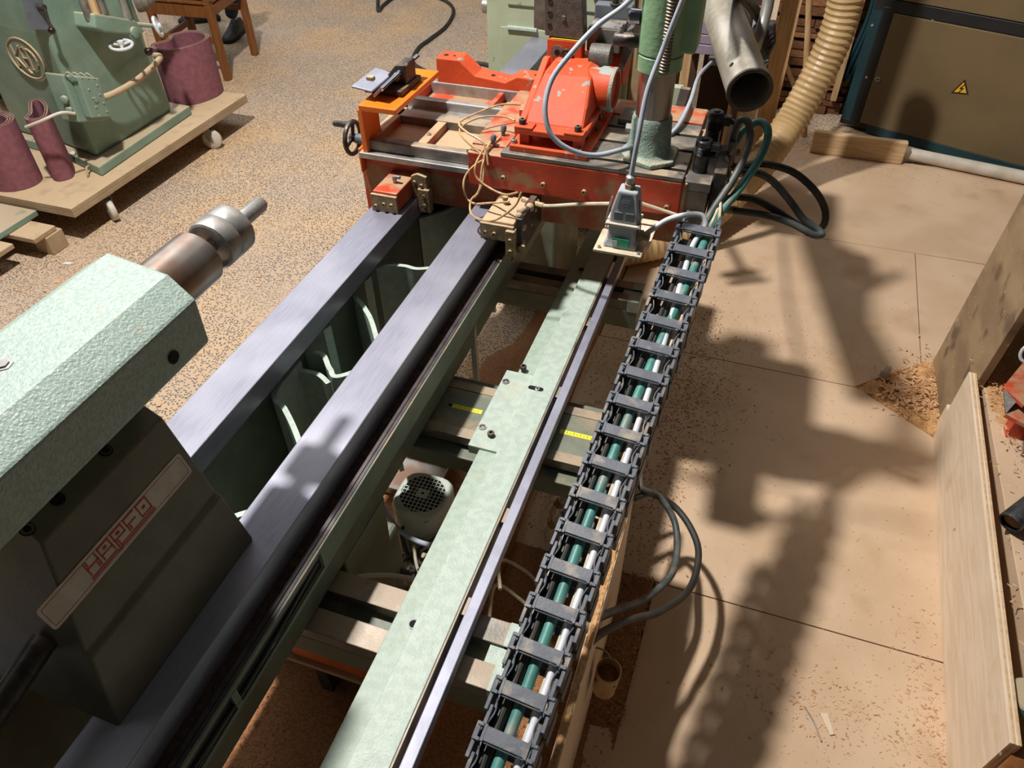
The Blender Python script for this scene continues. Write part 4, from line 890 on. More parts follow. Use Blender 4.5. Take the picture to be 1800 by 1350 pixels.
# orange box under the front beam
ob = thing('orange_box', 'rusty orange steel box covered with sawdust under the front cross beam', 'steel box', (-.58, .55, .2))
MB().box(-.72, -.52, .580, .615, .225, .345).build('box_shell', 'orange_box', ob, .002)
MB().box(-.72, -.52, .615, .70, .225, .347).build('box_shell', 'ply_dusty', ob, .002)
MB().prism([(-.52, .235), (-.455, .195), (-.455, .22), (-.50, .365), (-.52, .365)], 'y', .580, .592).build('side_plate', 'orange_box', ob, .001)
MB().box(-.74, -.46, .57, .71, .21, .225).build('box_tray', 'ply_dusty', ob, .002)
for x in (-.56, -.535): screw((x, .580, .30), (0, -1, 0), .005, .003, ob, 'steel')
for x in (-.70, -.50): MB().box(x, x + .03, .60, .68, 0, .21).build('box_leg', 'iron_dark', ob)
MB().prism([(-.70, .2901), (-.665, .2901), (-.665, .305), (-.68, .31), (-.70, .305)], 'y', .576, .5795).build('label_patch', 'tape_yellow', ob)
# particle board under the chain
bd = thing('trough_board', 'dusty particle board standing on edge below the cable chain', 'board', (-.095, .6, 0))
MB().box(-.108, -.092, .10, 1.06, 0, .45).build('board_panel', 'wood_pale', bd, .001)
heap('board_dust', -.108, -.092, .10, 1.06, lambda x, y: .4505 + .003 * NZ.noise(Vector((x * 200, y * 60, 2))) + .001, 6, 200, 'sawdust_pale', None, bd)
tp = thing('pipe_end', 'cut open cream plastic pipe end hanging beside the particle board', 'pipe', (-.06, .72, .2))
MB().rev((-.062, .735, .20), (.05, -.12, 1), [(0, .024), (.11, .026), (.112, .024), (.11, .023), (.004, .021), (0, .021)], 24, cap=False).build('pipe_wall', 'hose_ribbed', tp, smooth=True)
heap('pipe_filling', -.082, -.038, .705, .75, lambda x, y: .283, 6, 6, 'sawdust', None, tp)
cable('pipe_hook', [(-.091, .75, .33), (-.07, .745, .335), (-.055, .74, .31)], .002, 'steel_dusty', None, parent=tp)
# hoses looping out to the right
H1 = [P(990, 905, z=.25), (-.16, 1.20, .29), (-.115, 1.27, .33)] + [P(a, b, z=z) for a, b, z in ((1112, 872, .30), (1145, 868, .25), (1185, 890, .21), (1215, 930, .2), (1228, 975, .2), (1212, 1035, .21), (1160, 1075, .26), (1105, 1090, .33), (1050, 1118, .41), (1020, 1150, .44))]
H2 = [P(1000, 868, z=.25), (-.17, 1.27, .30), (-.115, 1.33, .33)] + [P(a, b, z=z) for a, b, z in ((1125, 853, .30), (1158, 872, .25), (1185, 915, .21), (1190, 965, .2), (1180, 1010, .22), (1135, 1052, .27), (1085, 1072, .34), (1045, 1090, .42), (1025, 1110, .45))]
cable('hydraulic_hose', H1, .0085, 'hose_black', 'outer black hose looping out right of the chain above the floor sheets', 'hose', 12)
cable('hydraulic_hose', H2, .0085, 'hose_dark', 'inner grey green hose looping out right of the chain above the floor sheets', 'hose', 12)
vb = thing('valve_block', 'dark valve block with pale plastic elbow fittings on the floor under the chain', 'valve', (-.24, 1.17, 0))
MB().box(-.29, -.15, 1.10, 1.20, 0, .14).build('block_body', 'iron_dark', vb, .003)
for (a, b) in (((975, 890), (1000, 868)), ((965, 925), (990, 905))):
    p = P(*a, z=.2); q2 = P(*b, z=.25)
    MB().tube([p - Vector((0, 0, .06)), p, q2], .012, 8, 4).build('elbow_fitting', 'pipe_white', vb, smooth=True)
    MB().rev(p, q2 - p, [(.012, .017), (.03, .017)], 6).build('fitting_nut', 'brass', vb)

# ================================================================== RIGHT SIDE
pk = thing('edge_board', 'long pale plywood board standing on edge at the right', 'board', (.7, 1.4, 0))
def bx_(o, y): return .6755 + .054 * (y - .5) / 1.457 + o
def plyl(nm, o0, o1, mt, dz=0):
    n_ = P(1783, 1308, x=.695); f_ = P(1712, 638, x=.748); ty = lambda y: n_.z + (f_.z - n_.z) * (y - n_.y) / (f_.y - n_.y)
    q = lambda o: [(bx_(o, n_.y), n_.y, .0125), (bx_(o, 1.957), 1.957, .0125), (bx_(o, 1.957), 1.957, ty(1.957) - dz), (bx_(o, n_.y), n_.y, ty(n_.y) - dz)]
    return MB().hull(q(o0), q(o1)).build(nm, mt, pk, .0006)
plyl('ply_face', 0, .006, 'wood_pale')
for k in range(3): plyl('ply_layer', .006 + .005 * k, .0108 + .005 * k, 'wood_pale' if k % 2 else 'wood_plank_x', .0006 * (k % 2))
pf = thing('raised_platform', 'low chipboard platform strewn with sawdust behind the edge board', 'platform', (1.1, 1.5, 0))
MB().box(.776, 1.7, .86, 2.322, .0125, .262).build('platform_top', 'mdf', pf, .002)
for (px, py) in ((1670, 928), (1758, 1325)):
    c = P(px, py, x=.685 if py > 1000 else .70); c.x = .675 + .054 * (c.y - .5) / 1.457 - .0004
    MB().rev(c, (-1, 0, 0), [(0, .004), (.0012, .004), (.0014, .002)], 10).build('wood_screw', 'steel', pk, smooth=True)
pp = thing('plywood_panel', 'tall grey stained plywood panel leaning beyond the pale edge board', 'panel', (.75, 2.1, 0))
MB().prism([(2.345, .012), (1.985, .012), (1.93, .25), (1.86, 1.1), (2.26, 1.1)], 'x', .752, .774).build('panel_sheet', 'ply_grey', pp, .0015)
MB().box(.776, .80, 1.99, 2.35, .5, 1.1).build('panel_batten', 'iron_dark', pp, .002)
MB().box(.80, 1.7, 2.33, 2.35, .012, 1.1).build('back_sheet', 'ply_dusty', pp, .002)
MB().box(.742, .762, 1.97, 2.02, .0125, .10).build('panel_block', 'wood_pale', pp, .002)
heap('shaving_layer', .777, 1.2, 1.72, 2.32, lambda x, y: .262 + .04 * max(0, (y - 1.85) / .45) - .3 * max(0, x - 1.02) - .2 * max(0, 1.80 - y) + .006 * NZ.noise(Vector((x * 30, y * 30, 5))), 50, 90, 'sawdust_pale', 'pale sawdust drift behind the edge board at the right')
chips('wood_chips', 'orange wood chips heaped on the platform near the lower right edge', [(2200, gau(.90, 1.12, .05, .14), .2625, .004), (900, gau(.86, 1.9, .05, .15), .285, .003)])
rb = thing('red_bracket', 'red painted steel channel end poking in at the right edge', 'bracket', (.88, 1.9, .25))
qa = [P(1763, 680, z=.43), P(1800, 635, z=.43), P(1850, 660, z=.43), P(1800, 712, z=.43)]
MB().hull([p - Vector((0, 0, .012)) for p in qa], qa).build('channel_flange', 'red_paint', rb, .001)
qb = [P(1768, 728, z=.40), P(1810, 680, z=.40), P(1850, 700, z=.40), P(1830, 760, z=.40)]
MB().hull([p - Vector((0, 0, .012)) for p in qb], qb).build('channel_flange', 'red_paint', rb, .001)
qc = [P(1764, 683, z=.428), P(1792, 700, z=.428), P(1790, 704, z=.402), P(1768, 727, z=.402)]
MB().hull([p - Vector((0, 0, .004)) for p in qc], qc).build('channel_web', 'grey_cast', rb, .0005)
MB().box(qb[2].x - .06, qb[2].x - .02, qb[2].y - .03, qb[2].y + .01, .262, .39).build('bracket_post', 'red_paint', rb, .002)
c = P(1806, 622, z=.45); tag(MB().tube([c + Vector((.016 * math.cos(a), .016 * math.sin(a) * .6, .02 * math.sin(a))) for a in [2 * math.pi * k / 16 for k in range(16)]], .0045, 8, 1, True).build('white_ring', 'white_enamel', None, smooth=True), 'white plastic ring above the red channel at the right edge', 'ring')
re_ = thing('rubber_hose_end', 'black rubber hose end filled with sawdust at the right edge', 'hose', (.85, 1.4, .05))
a = P(1774, 920, z=.295); b = P(1814, 888, z=.31)
MB().rev(a, b - a, [(0, .021), (0, .026), (.004, .027), (.12, .026), (.12, .02), (.01, .021)], 22, cap=False).build('hose_wall', 'rubber_black', re_, smooth=True)
MB().rev(a, b - a, [(.012, .0205), (.02, .0205)], 18).build('hose_filling', 'sawdust_pale', re_)
MB().tube([b, b + Vector((.05, .06, .02)), b + Vector((.1, .2, .03))], .024, 12).build('hose_wall', 'rubber_black', re_, smooth=True)
c = P(1808, 1230, z=.27)
tag(MB().rev((c.x, c.y, .2625), (0, 0, 1), [(0, .04), (.02, .04), (.024, .036)], 28).build('round_disc', 'green_old', None, smooth=True), 'dusty pale green round disc cut by the right edge', 'disc')
q_ = [P(1752, 1352, z=.27), P(1786, 1318, z=.27), P(1840, 1330, z=.27), P(1800, 1400, z=.27)]
tag(MB().prism([(p.x, p.y) for p in q_], 'z', .0125, .27).build('brown_block', 'wood_chair', None, .003), 'brown wooden block in the lower right corner beside the board end', 'block')
# plank lying in front of the cabinet
fb = MB().box(.262, .705, 3.905, 3.945, .0125, .125).build('floor_plank', 'wood_plank_x', None, .006); tag(fb, 'pale solid wood plank on edge in front of the cabinet', 'plank')

# ================================================================== FAR RIGHT CABINET
KP = Vector((.45, 4.31, 0)); kx = Vector((.930, -.367, 0)).normalized(); kn = Vector((-kx.y, kx.x, 0)); kz = Vector((0, 0, 1))
def K(u, v, h=0): return KP + kx * u + kz * v - kn * h
def KP_(px, py, h=0):
    d = m3 @ Vector((px - 900, -(py - 675), -F)); t = (KP - CAM).dot(kn) / d.dot(kn); p = CAM + d * t
    return ((p - KP).dot(kx), p.z)
kb = thing('electrical_cabinet', 'large dim machine cabinet with cream doors and dark teal frame', 'cabinet', KP + kx * .8 + kn * .3)
def kbox(nm, u0, u1, v0, v1, h0, h1, mt, par=None, bev=.003):
    c = K((u0 + u1) / 2, (v0 + v1) / 2, (h0 + h1) / 2); return MB().obox(c, kx, kn, kz, abs(u1 - u0) / 2, abs(h1 - h0) / 2, abs(v1 - v0) / 2).build(nm, mt, par or kb, bev)
print('KAB', [tuple(round(x, 3) for x in KP_(*p)) for p in ((1500, 232), (1505, 222), (1565, 38), (1552, 20), (1800, 72), (1800, 270), (1800, 300), (1530, 20), (1690, 150), (1545, 138), (1600, 230))])
kbox('cabinet_body', -.02, 1.9, .03, 2.2, -.60, -.012, 'cab_black')
kbox('frame_stile', -.05, .02, .02, .66, -.02, .004, 'cab_teal')
kbox('frame_stile', .0, .055, .05, .62, .0, .008, 'cab_black')
kbox('frame_rail', -.05, 1.9, .02, .049, -.02, .006, 'cab_black')
kbox('base_rail', .10, 1.9, .005, .05, -.02, .012, 'cab_teal')
kbox('frame_rail', -.05, 1.9, .60, .655, -.02, .006, 'cab_black')
dr_ = kbox('door_panel', .055, 1.9, .05, .598, -.012, .012, 'cab_cream')
kbox('upper_panel', -.05, 1.9, .66, 2.2, -.012, .014, 'cab_cream')
for (px, py) in ((1545, 138),):
    u, v = KP_(px, py); MB().rev(K(u, v, .012), -kn, [(0, .013), (.004, .013), (.005, .010)], 18).build('door_lock', 'steel', dr_, smooth=True)
    MB().obox(K(u, v, .018), (kx + kz * .3), kn, kz, .008, .001, .0018).build('lock_slot', 'dark_hole', dr_)
tri = [KP_(1673, 162), KP_(1704, 165), KP_(1698, 138)]; tc_ = (sum(p[0] for p in tri) / 3, sum(p[1] for p in tri) / 3)
MB().hull([K(u, v, .0125) for u, v in tri], [K(u, v, .0135) for u, v in tri]).build('warning_sign', 'sign_black', dr_)
t2_ = [(tc_[0] + (u - tc_[0]) * .72, tc_[1] + (v - tc_[1]) * .72) for u, v in tri]
MB().hull([K(u, v, .0136) for u, v in t2_], [K(u, v, .0142) for u, v in t2_]).build('sign_field', 'sign_yellow', dr_)
b0 = tc_; strokes('lightning_bolt', [[(b0[0] + .008, b0[1] + .024), (b0[0] - .006, b0[1] + .002), (b0[0] + .006, b0[1] + .004), (b0[0] - .006, b0[1] - .018)]], .005, lambda u, v, h: K(u, v, h), 'sign_black', dr_, .0142, .0148)
for (px, py) in ((1640, 36), (1534, 44), (1524, 135), (1763, 271)):
    u, v = KP_(px, py); MB().rev(K(u, v, .006), -kn, [(0, .007), (.003, .006)], 10).build('frame_rivet', 'steel', kb, smooth=True)
a = P(1588, 268, z=.045); b = P(1830, 318, z=.045)
tag(MB().tube([a, b, b + (b - a) * .5], .03, 14, 1).build('white_pipe', 'pipe_white', None, smooth=True), 'thick off white pipe lying on the floor along the cabinet foot', 'pipe')
# machine clutter left of the cabinet
mc = thing('machine_flank', 'dark open machine side with blue hoses beside the cabinet', 'machine', (.35, 4.6, 0))
MB().box(.44, .50, 4.55, 5.1, 0, 1.2).build('flank_panel', 'cab_black', mc)
MB().box(.405, .438, 4.5, 5.1, 0, .35).build('flank_base', 'cab_black', mc, .005)
for k in range(3):
    MB().tube([(.36 + .02 * k, 4.45, .9), (.40 + .015 * k, 4.42, .55), (.34 + .03 * k, 4.44, .2)], .012, 8).build('flank_hose', 'cab_teal', mc, smooth=True)
MB().box(.33, .36, 4.40, 4.44, .1, .95).build('flank_post', 'wood_post', mc, .002)
# ---- plank stack
st_ = thing('plank_stack', 'tall stack of rough brown planks seen on their ends behind the hose', 'lumber stack', (.15, 4.7, 0))
rnd = random.Random(5); z = 0.0; row = 0
while z < 1.1:
    h = rnd.choice((.022, .028, .045, .035)); x = -.12 + rnd.uniform(-.03, .02)
    while x < .44:
        w_ = rnd.choice((.13, .17, .22)); d_ = rnd.uniform(-.02, .02)
        MB().box(x, min(x + w_ - .004, .40), 4.47 + d_, 5.3, z, z + h).build('plank', 'wood_stack_b' if rnd.random() < .35 else 'wood_stack', st_, .002); x += w_
    z += h + (.022 if row % 3 == 2 else .004)
    if row % 3 == 2:
        pass
    row += 1
for k in range(4): MB().box(-.1 + .14 * k, -.06 + .14 * k, 4.5, 5.3, -.0 + .0, .001).build('plank', 'wood_stack', st_)
cable('wooden_rod', [P(1424, -60, y=3.9), P(1420, 60, y=3.9), P(1416, 135, y=3.9), P(1414, 240, y=3.95)], .014, 'wood_post', 'pale round rod leaning upright before the plank stack', 'rod', 10, 2)
q0 = P(1372, 88, y=4.3); q1 = P(1420, 215, z=.01)
tag(MB().tube([q0, q1], .014, 4, 1).build('batten', 'wood_post', None), 'thin wooden batten leaning diagonally against the plank stack', 'batten')
# ---- timber rack in the middle distance
def slab(nm, quad, y, th, mt, par, bev=.002):
    f_ = [P(a, b, y=y) for a, b in quad]; return MB().hull(f_, [p + Vector((0, th, 0)) for p in f_]).build(nm, mt, par, bev)
rk = thing('timber_rack', 'rack of pale upright timbers and brown boards behind the column', 'rack', (-.15, 3.3, 0))
MB().box(-.345, -.305, 3.0, 3.10, 0, 1.2).build('upright', 'wood_post', rk, .002)
MB().box(-.085, -.035, 3.4, 3.45, 0, 1.5).build('upright', 'wood_pale', rk, .002)
MB().box(-.028, .05, 3.5, 3.60, 0, 1.5).build('upright', 'wood_post', rk, .002)
MB().box(-.30, -.08, 3.42, 3.44, .0, 1.0).build('back_board', 'brown_panel', rk, .002)
MB().box(-.155, -.085, 3.30, 3.33, 0, .60).build('side_board', 'wood_post', rk, .002)
MB().box(-.48, -.345, 3.45, 3.47, 0, 1.2).build('back_board', 'ply_grey', rk, .002)
MB().box(-.40, -.34, 2.95, 3.0, .30, .42).build('cross_block', 'wood_post', rk, .002)
pb = thing('sanding_bench', 'stack of purplish grey boards on a stand behind the column', 'boards', (-.2, 2.7, .85))
for k, (z0, z1) in enumerate(((.845, .875), (.877, .905), (.907, .945))):
    MB().box(-.31 - .002 * k, -.09, 2.70 + .005 * k, 2.95, z0, z1).build('board', 'purple_board', pb, .002)
for x in (-.29, -.12): MB().box(x, x + .025, 2.80, 2.83, 0, .844).build('stand_leg', 'brown_panel', pb, .002)
# green lever bits behind the column
gb = thing('guide_fork', 'pale green casting with a slotted steel fork behind the column', 'machine part', (-.29, 2.4, .75))
slab('fork_cast', [(1172, 152), (1200, 155), (1186, 220), (1160, 230)], 2.40, .03, 'green_cab', gb)
slab('fork_arm', [(1196, 155), (1213, 158), (1182, 250), (1172, 240)], 2.37, .02, 'steel_dusty', gb)
MB().tube([(-.30, 2.42, .81), (-.38, 2.62, .80), (-.475, 2.87, .80)], .014, 10).build('fork_arm', 'green_cab', gb, smooth=True)
# black motor housing with handle tube
bh = thing('power_unit', 'black ribbed motor housing with a bent steel tube handle behind the big tube', 'motor', (-.05, 2.4, 1.0))
loft('motor_housing', [[P(a, b, y=2.42) for a, b in ((1322, 45), (1364, 40), (1364, 75), (1346, 114), (1328, 105))], [P(a, b, y=2.55) for a, b in ((1334, 36), (1364, 34), (1362, 78), (1348, 108), (1334, 96))]], 'rubber_black', bh, .006)
for k in range(4): MB().tube([P(1350, 62 + 9 * k, y=2.415), P(1361, 52 + 9 * k, y=2.415)], .0025, 6, 1).build('vent_rib', 'iron_dark', bh)
MB().tube([P(1358, -60, y=2.4), P(1351, 0, y=2.38), P(1343, 35, y=2.36), P(1330, 75, y=2.33), P(1318, 110, y=2.36)], .017, 12).build('tube_handle', 'steel', bh, smooth=True)
slab('cast_cover', [(1285, 0), (1320, 5), (1322, 40), (1318, 60), (1300, 45)], 2.5, .05, 'grey_cast', bh, .006)
MB().tube([(-.07, 2.50, 1.03), (-.13, 2.25, 1.16), (-.185, 1.90, 1.25)], .016, 10).build('unit_arm', 'iron_dark', bh, smooth=True)
q_ = P(1250, 110, y=2.67); MB().box(q_.x - .012, q_.x + .035, 2.675, 2.70, q_.z - .012, q_.z + .015).build('cable_socket', 'rubber_black', pb, .002)

# ribbed extraction hose
hp_ = [P(1106, 436, z=.085), P(1160, 424, z=.09), P(1215, 400, z=.10), P(1270, 356, z=.13), P(1326, 300, z=.20), P(1385, 222, y=3.42), P(1436, 135, y=3.5), P(1470, 60, y=3.52), P(1489, -10, y=3.52), P(1498, -90, y=3.5)]
hp_ = [hp_[0] + Vector((-.10, -.07, -.005))] + hp_
HR = .070
def ribr(i, M): return HR * (1.04, 1.0, .965, 1.0)[i % 4] if True else HR
def resample(pts, step):
    q = []
    for i in range(len(pts) - 1):
        g = lambda j: pts[min(max(j, 0), len(pts) - 1)]
        p0, p1, p2, p3 = g(i - 1), g(i), g(i + 1), g(i + 2)
        for k in range(60):
            t = k / 60; q.append(.5 * ((2 * p1) + (p2 - p0) * t + (2 * p0 - 5 * p1 + 4 * p2 - p3) * t * t + (3 * p1 - p0 - 3 * p2 + p3) * t ** 3))
    q.append(pts[-1]); out = [q[0]]; s0 = 0; nxt = step
    for a, b in zip(q[:-1], q[1:]):
        L = (b - a).length
        while s0 + L >= nxt and L > 0:
            out.append(a + (b - a) * ((nxt - s0) / L)); nxt += step
        s0 += L
    return out
tag(MB().tube(resample(hp_, .0066), HR, 40, 1, rf=ribr).build('extraction_hose', 'hose_ribbed', None, smooth=False), 'fat ribbed beige extraction hose curving from the floor up past the cabinet', 'hose')

# ================================================================== HEADSTOCK CABINET
hc = thing('headstock_cabinet', 'pale green sheet metal headstock cabinet at the far end of the bed', 'cabinet', (-.8, 3.1, 0))
MB().box(-1.087, -.52, 2.84, 3.35, 0, 1.55).build('cabinet_shell', 'green_cab', hc, .006)
MB().box(-1.00, -.60, 2.832, 2.84, .905, 1.5).build('cover_panel', 'green_cab', hc, .004)
MB().box(-1.03, -.54, 2.834, 2.84, .1, .826).build('cover_panel', 'green_cab', hc, .003)
MB().box(-1.00, -.88, 2.822, 2.84, .822, .832).build('panel_lip', 'green_light', hc, .001)
MB().box(-.519, -.46, 2.86, 3.3, 0, 1.4).build('side_panel', 'ply_grey', hc, .003)
MB().rev((-1.087, 2.90, .875), (-1, 0, 0), [(0, .012), (.012, .012), (.012, .028), (.032, .028), (.034, .025)], 24).build('cabinet_knob', 'steel', hc, smooth=True)
MB().rev((-.64, 2.80, 1.02), (0, 1, 0), [(0, .05), (.04, .055)], 24).build('spindle_nose', 'steel_dusty', hc, smooth=True)
cb = [P(a, b, z=.012) for a, b in ((664, -40), (664, 0), (665, 19), (675, 8), (700, -8), (740, -10), (780, 0), (797, 18), (785, 45), (757, 68), (735, 85), (726, 108), (742, 122), (775, 134), (815, 139), (850, 137), (870, 128), (862, 116), (830, 111), (800, 117), (785, 130), (768, 140))]
cable('floor_cable', cb, .013, 'hose_black', 'thick black cable snaking over the speckled floor to the headstock cabinet', 'cable', 8, 6)

# ================================================================== LEFT: TROLLEY WITH OLD GREEN MACHINE
tl = thing('wheeled_platform', 'dusty plywood dolly on castors carrying the old green machine', 'dolly', (-3.2, 2.7, 0))
for k in range(2): MB().box(-4.1, -2.712, 2.055, 3.36, .126 + .022 * k, .147 + .022 * k).build('ply_board', 'ply_dusty', tl, .0015)
def caster(x, y, a):
    c = MB().box(x - .03, x + .03, y - .03, y + .03, .118, .126).build('castor_plate', 'steel_dusty', tl)
    ux = Vector((math.cos(a), math.sin(a), 0)); uy = Vector((-ux.y, ux.x, 0)); w0 = Vector((x, y, .05)) + ux * .02
    MB().rev(w0 - uy * .014, uy, [(0, .044), (.004, .049), (.024, .049), (.028, .044)], 24).build('castor_wheel', 'pipe_white', c, smooth=True)
    MB().rev(w0 - uy * .019, uy, [(0, .010), (.038, .010)], 12).build('axle', 'steel_dusty', c, smooth=True)
    for s in (-1, 1):
        p = w0 + uy * .0175 * s; b0 = Vector((x, y, .118))
        MB().hull([b0 - ux * .025 + uy * .016 * s, b0 + ux * .025 + uy * .016 * s, p + ux * .011 - Vector((0, 0, .008)), p - ux * .011 - Vector((0, 0, .008))], [q + uy * .002 * s for q in (b0 - ux * .025 + uy * .016 * s, b0 + ux * .025 + uy * .016 * s, p + ux * .011 - Vector((0, 0, .008)), p - ux * .011 - Vector((0, 0, .008)))]).build('castor_fork', 'steel_dusty', c)
caster(-2.752, 2.27, -.5); caster(-2.76, 3.03, .3); caster(-3.7, 2.3, 1.0); caster(-3.9, 3.05, .2)
# old machine
om = thing('old_green_machine', 'old mint green cast machine with oval emblem and white handwheels on the dolly', 'machine', (-3.1, 2.7, .17))
base = [P(175, 300, z=.215), P(338, 192, z=.215), P(322, 172, z=.215), P(80, 170, z=.215), P(20, 215, z=.215), P(100, 262, z=.215)]
bx = [(-2.792, 2.335), (-2.83, 3.045), (-3.55, 3.10), (-3.60, 2.50), (-3.10, 2.43)]
MB().prism(bx, 'z', .1705, .215).build('machine_plinth', 'green_old', om, .006)
loft('machine_body', [[(-2.865, 2.41, .214), (-2.875, 2.97, .214), (-3.45, 3.0, .214), (-3.45, 2.52, .214), (-3.10, 2.47, .214)], [(-2.845, 2.40, .75), (-2.86, 2.93, .75), (-3.45, 2.98, .75), (-3.45, 2.52, .75), (-3.15, 2.45, .75)], [(-2.845, 2.42, 1.5), (-2.86, 2.88, 1.5), (-3.4, 2.9, 1.5), (-3.4, 2.52, 1.5), (-3.15, 2.47, 1.5)]], 'green_old', om, .02)
# emblem on the front: raised oval with monogram
fa = Vector((-2.86, 2.402, .64)); fb_ = Vector((-3.125, 2.448, .64)); fx_ = (fa - fb_).normalized(); fn_ = Vector((fx_.y, -fx_.x, 0))
def ray_pl(px, py, p0, n):
    d = m3 @ Vector((px - 900, -(py - 675), -F)); return CAM + d * ((p0 - CAM).dot(n) / d.dot(n))
ec = ray_pl(45, 103, fa, fn_)
def E(u, v, h=0): return ec + fx_ * u + Vector((0, 0, v)) + fn_ * h
fin = [E(.112 * math.cos(a), .084 * math.sin(a), -.001) for a in [2 * math.pi * k / 36 for k in range(36)]]
em = MB().tube(fin, .0045, 6, 1, True).build('oval_emblem', 'ply_dusty', om, smooth=True)
def sx(pths): return [[(u * 1.28, v) for u, v in pa] for pa in pths]
def arc(cx, cy, rx, ry, a0, a1, n=8): return [(cx + rx * math.cos(math.radians(a0 + (a1 - a0) * k / n)), cy + ry * math.sin(math.radians(a0 + (a1 - a0) * k / n))) for k in range(n + 1)]
for nm_, pths in (('letter', [[(-.055, .045), (-.055, -.04)], [(-.015, .05), (-.055, .0), (-.012, -.05), (.0, -.062)]]), ('letter', [[(-.012, -.038), (-.012, .042), (.010, .05)], [(-.012, .0), (.014, .003)]]), ('letter', [[(.020, .040), (.020, -.045)], [(.012, .042)] + arc(.022, 0, .036, .044, 90, -90) + [(.014, -.045)]])):
    strokes(nm_, sx(pths), .0048, E, 'ply_dusty', em, -.004, .003)
# switch box
sb = MB().prism([(2.32, .43), (2.47, .38), (2.49, .56), (2.33, .63)], 'x', -2.87, -2.775).build('switch_box', 'green_old', om, .006)
MB().prism([(2.355, .44), (2.455, .405), (2.47, .57), (2.365, .615)], 'x', -2.775, -2.735).build('box_lid', 'green_old', sb, .005)
for (y, z, r) in ((2.35, .53, .016), (2.352, .485, .014)): MB().rev((-2.775 if False else -2.80, y - .03, z), (.2, -1, 0), [(0, r), (.014, r), (.016, r * .8)], 16).build('conduit_plug', 'green_old', sb, smooth=True)
for k in range(4): MB().tube([(-2.77, 2.34 + .03 * k, .622 - .012 * k), (-2.755, 2.345 + .03 * k, .636 - .012 * k), (-2.735, 2.355 + .03 * k, .612 - .012 * k)], .004, 6).build('lid_hook', 'green_old', sb, smooth=True)
MB().rev((-2.735, 2.41, .50), (1, 0, 0), [(0, .012), (.003, .012), (.003, .008)], 16).build('maker_mark', 'green_old', sb, smooth=True)
rnd = random.Random(3)
for k in range(4):
    for y in (2.395, 2.44): MB().rev((-2.735, y + .006 * rnd.random(), .435 + .038 * k), (1, 0, 0), [(0, .005), (.003, .004)], 6).build('raised_mark', 'green_old', sb)
MB().tube([(-2.85, 2.47, .47), (-2.79, 2.53, .465), (-2.78, 2.70, .47), (-2.79, 2.86, .49), (-2.81, 2.93, .50), (-2.87, 2.96, .49)], .014, 10).build('conduit', 'ply_dusty', om, smooth=True)
MB().tube([(-2.78, 2.32, .47), (-2.80, 2.27, .49), (-2.85, 2.20, .475), (-2.92, 2.18, .45)], .0065, 8).build('machine_cable', 'pipe_white', om, smooth=True)
MB().rev((-2.80, 2.345, .465), (0, -1, .1), [(0, .012), (.02, .012), (.03, .008)], 12).build('cable_gland', 'green_old', sb, smooth=True)
MB().prism([(2.33, .80), (2.41, .775), (2.44, .93), (2.36, .95)], 'x', -2.845, -2.835).build('lever_plate', 'plate_grey', om, .001)
MB().tube([(-2.83, 2.40, .865), (-2.80, 2.40, .865)], .012, 10, 1).build('lever_hub', 'iron_dark', om)
lv = MB().tube([(-2.80, 2.40, .865), (-2.795, 2.385, .80)], .006, 8, 1).build('lever_arm', 'iron_dark', om)
MB().ball((-2.79, 2.38, .785), .014).build('lever_ball', 'bakelite', lv, smooth=True)
MB().prism([(2.555, .745), (2.575, .80), (2.79, .71), (2.82, .655), (2.79, .645), (2.60, .715)], 'x', -2.86, -2.745).build('support_arm', 'green_old', om, .008)
for y, r in ((2.575, .016), (2.62, .018), (2.66, .014)): MB().tube([(-2.78, y, .77), (-2.80, y + .02, 1.3)], r, 10, 1).build('guide_rod', 'wood_post' if y == 2.62 else 'steel_dusty', om, smooth=True)
MB().tube([(-2.76, 2.765, .72), (-2.78, 2.78, 1.2)], .016, 12, 1).build('guide_rod', 'steel', om, smooth=True)
MB().rev((-2.745, 2.755, .67), (1, 0, 0), [(0, .024), (.012, .024), (.014, .02)], 18).build('arm_clamp', 'green_old', om, smooth=True)
la = MB().tube([(-2.725, 2.79, .66), (-2.72, 2.78, .60)], .008, 8, 1).build('lever_arm', 'ply_dusty', om)
MB().ball((-2.72, 2.778, .583), .019, 14).build('lever_ball', 'bakelite', la, smooth=True)
handwheel((-2.72, 2.88, .66), .040, False, 'white_enamel', (.75, .5, .2), om, .008)
MB().tube([(-2.76, 2.80, .69), (-2.72, 2.87, .665)], .009, 8, 1).build('wheel_shaft', 'green_old', om, smooth=True)
handwheel((-2.74, 2.655, .648), .046, False, 'white_enamel', (.1, -.1, 1), om, .007)
MB().rev((-2.86, 2.95, .745), (.9, .5, 0), [(0, .055), (.03, .052), (.03, .042), (.055, .038), (.055, .028), (.075, .024), (.075, .014), (.10, .01)], 24).build('step_pulley', 'steel_dusty', om, smooth=True)
MB().rev((-2.875, 2.60, .90), (1, 0, 0), [(0, .13), (.012, .13)], 36).build('dark_disc', 'brown_panel', om)
MB().box(-3.42, -3.16, 2.62, 2.68, .215, .3).build('machine_foot', 'green_old', om, .005)
MB().rev((-2.99, 2.40, .216), (.3, -.3, 1), [(0, .012), (.014, .012)], 6).build('foot_bolt', 'pipe_white', om)
MB().tube([(-2.87, 2.355, .20), (-2.86, 2.33, .205), (-2.85, 2.315, .185), (-2.85, 2.31, .172)], .005, 8).build('drain_hook', 'ply_dusty', om, smooth=True)
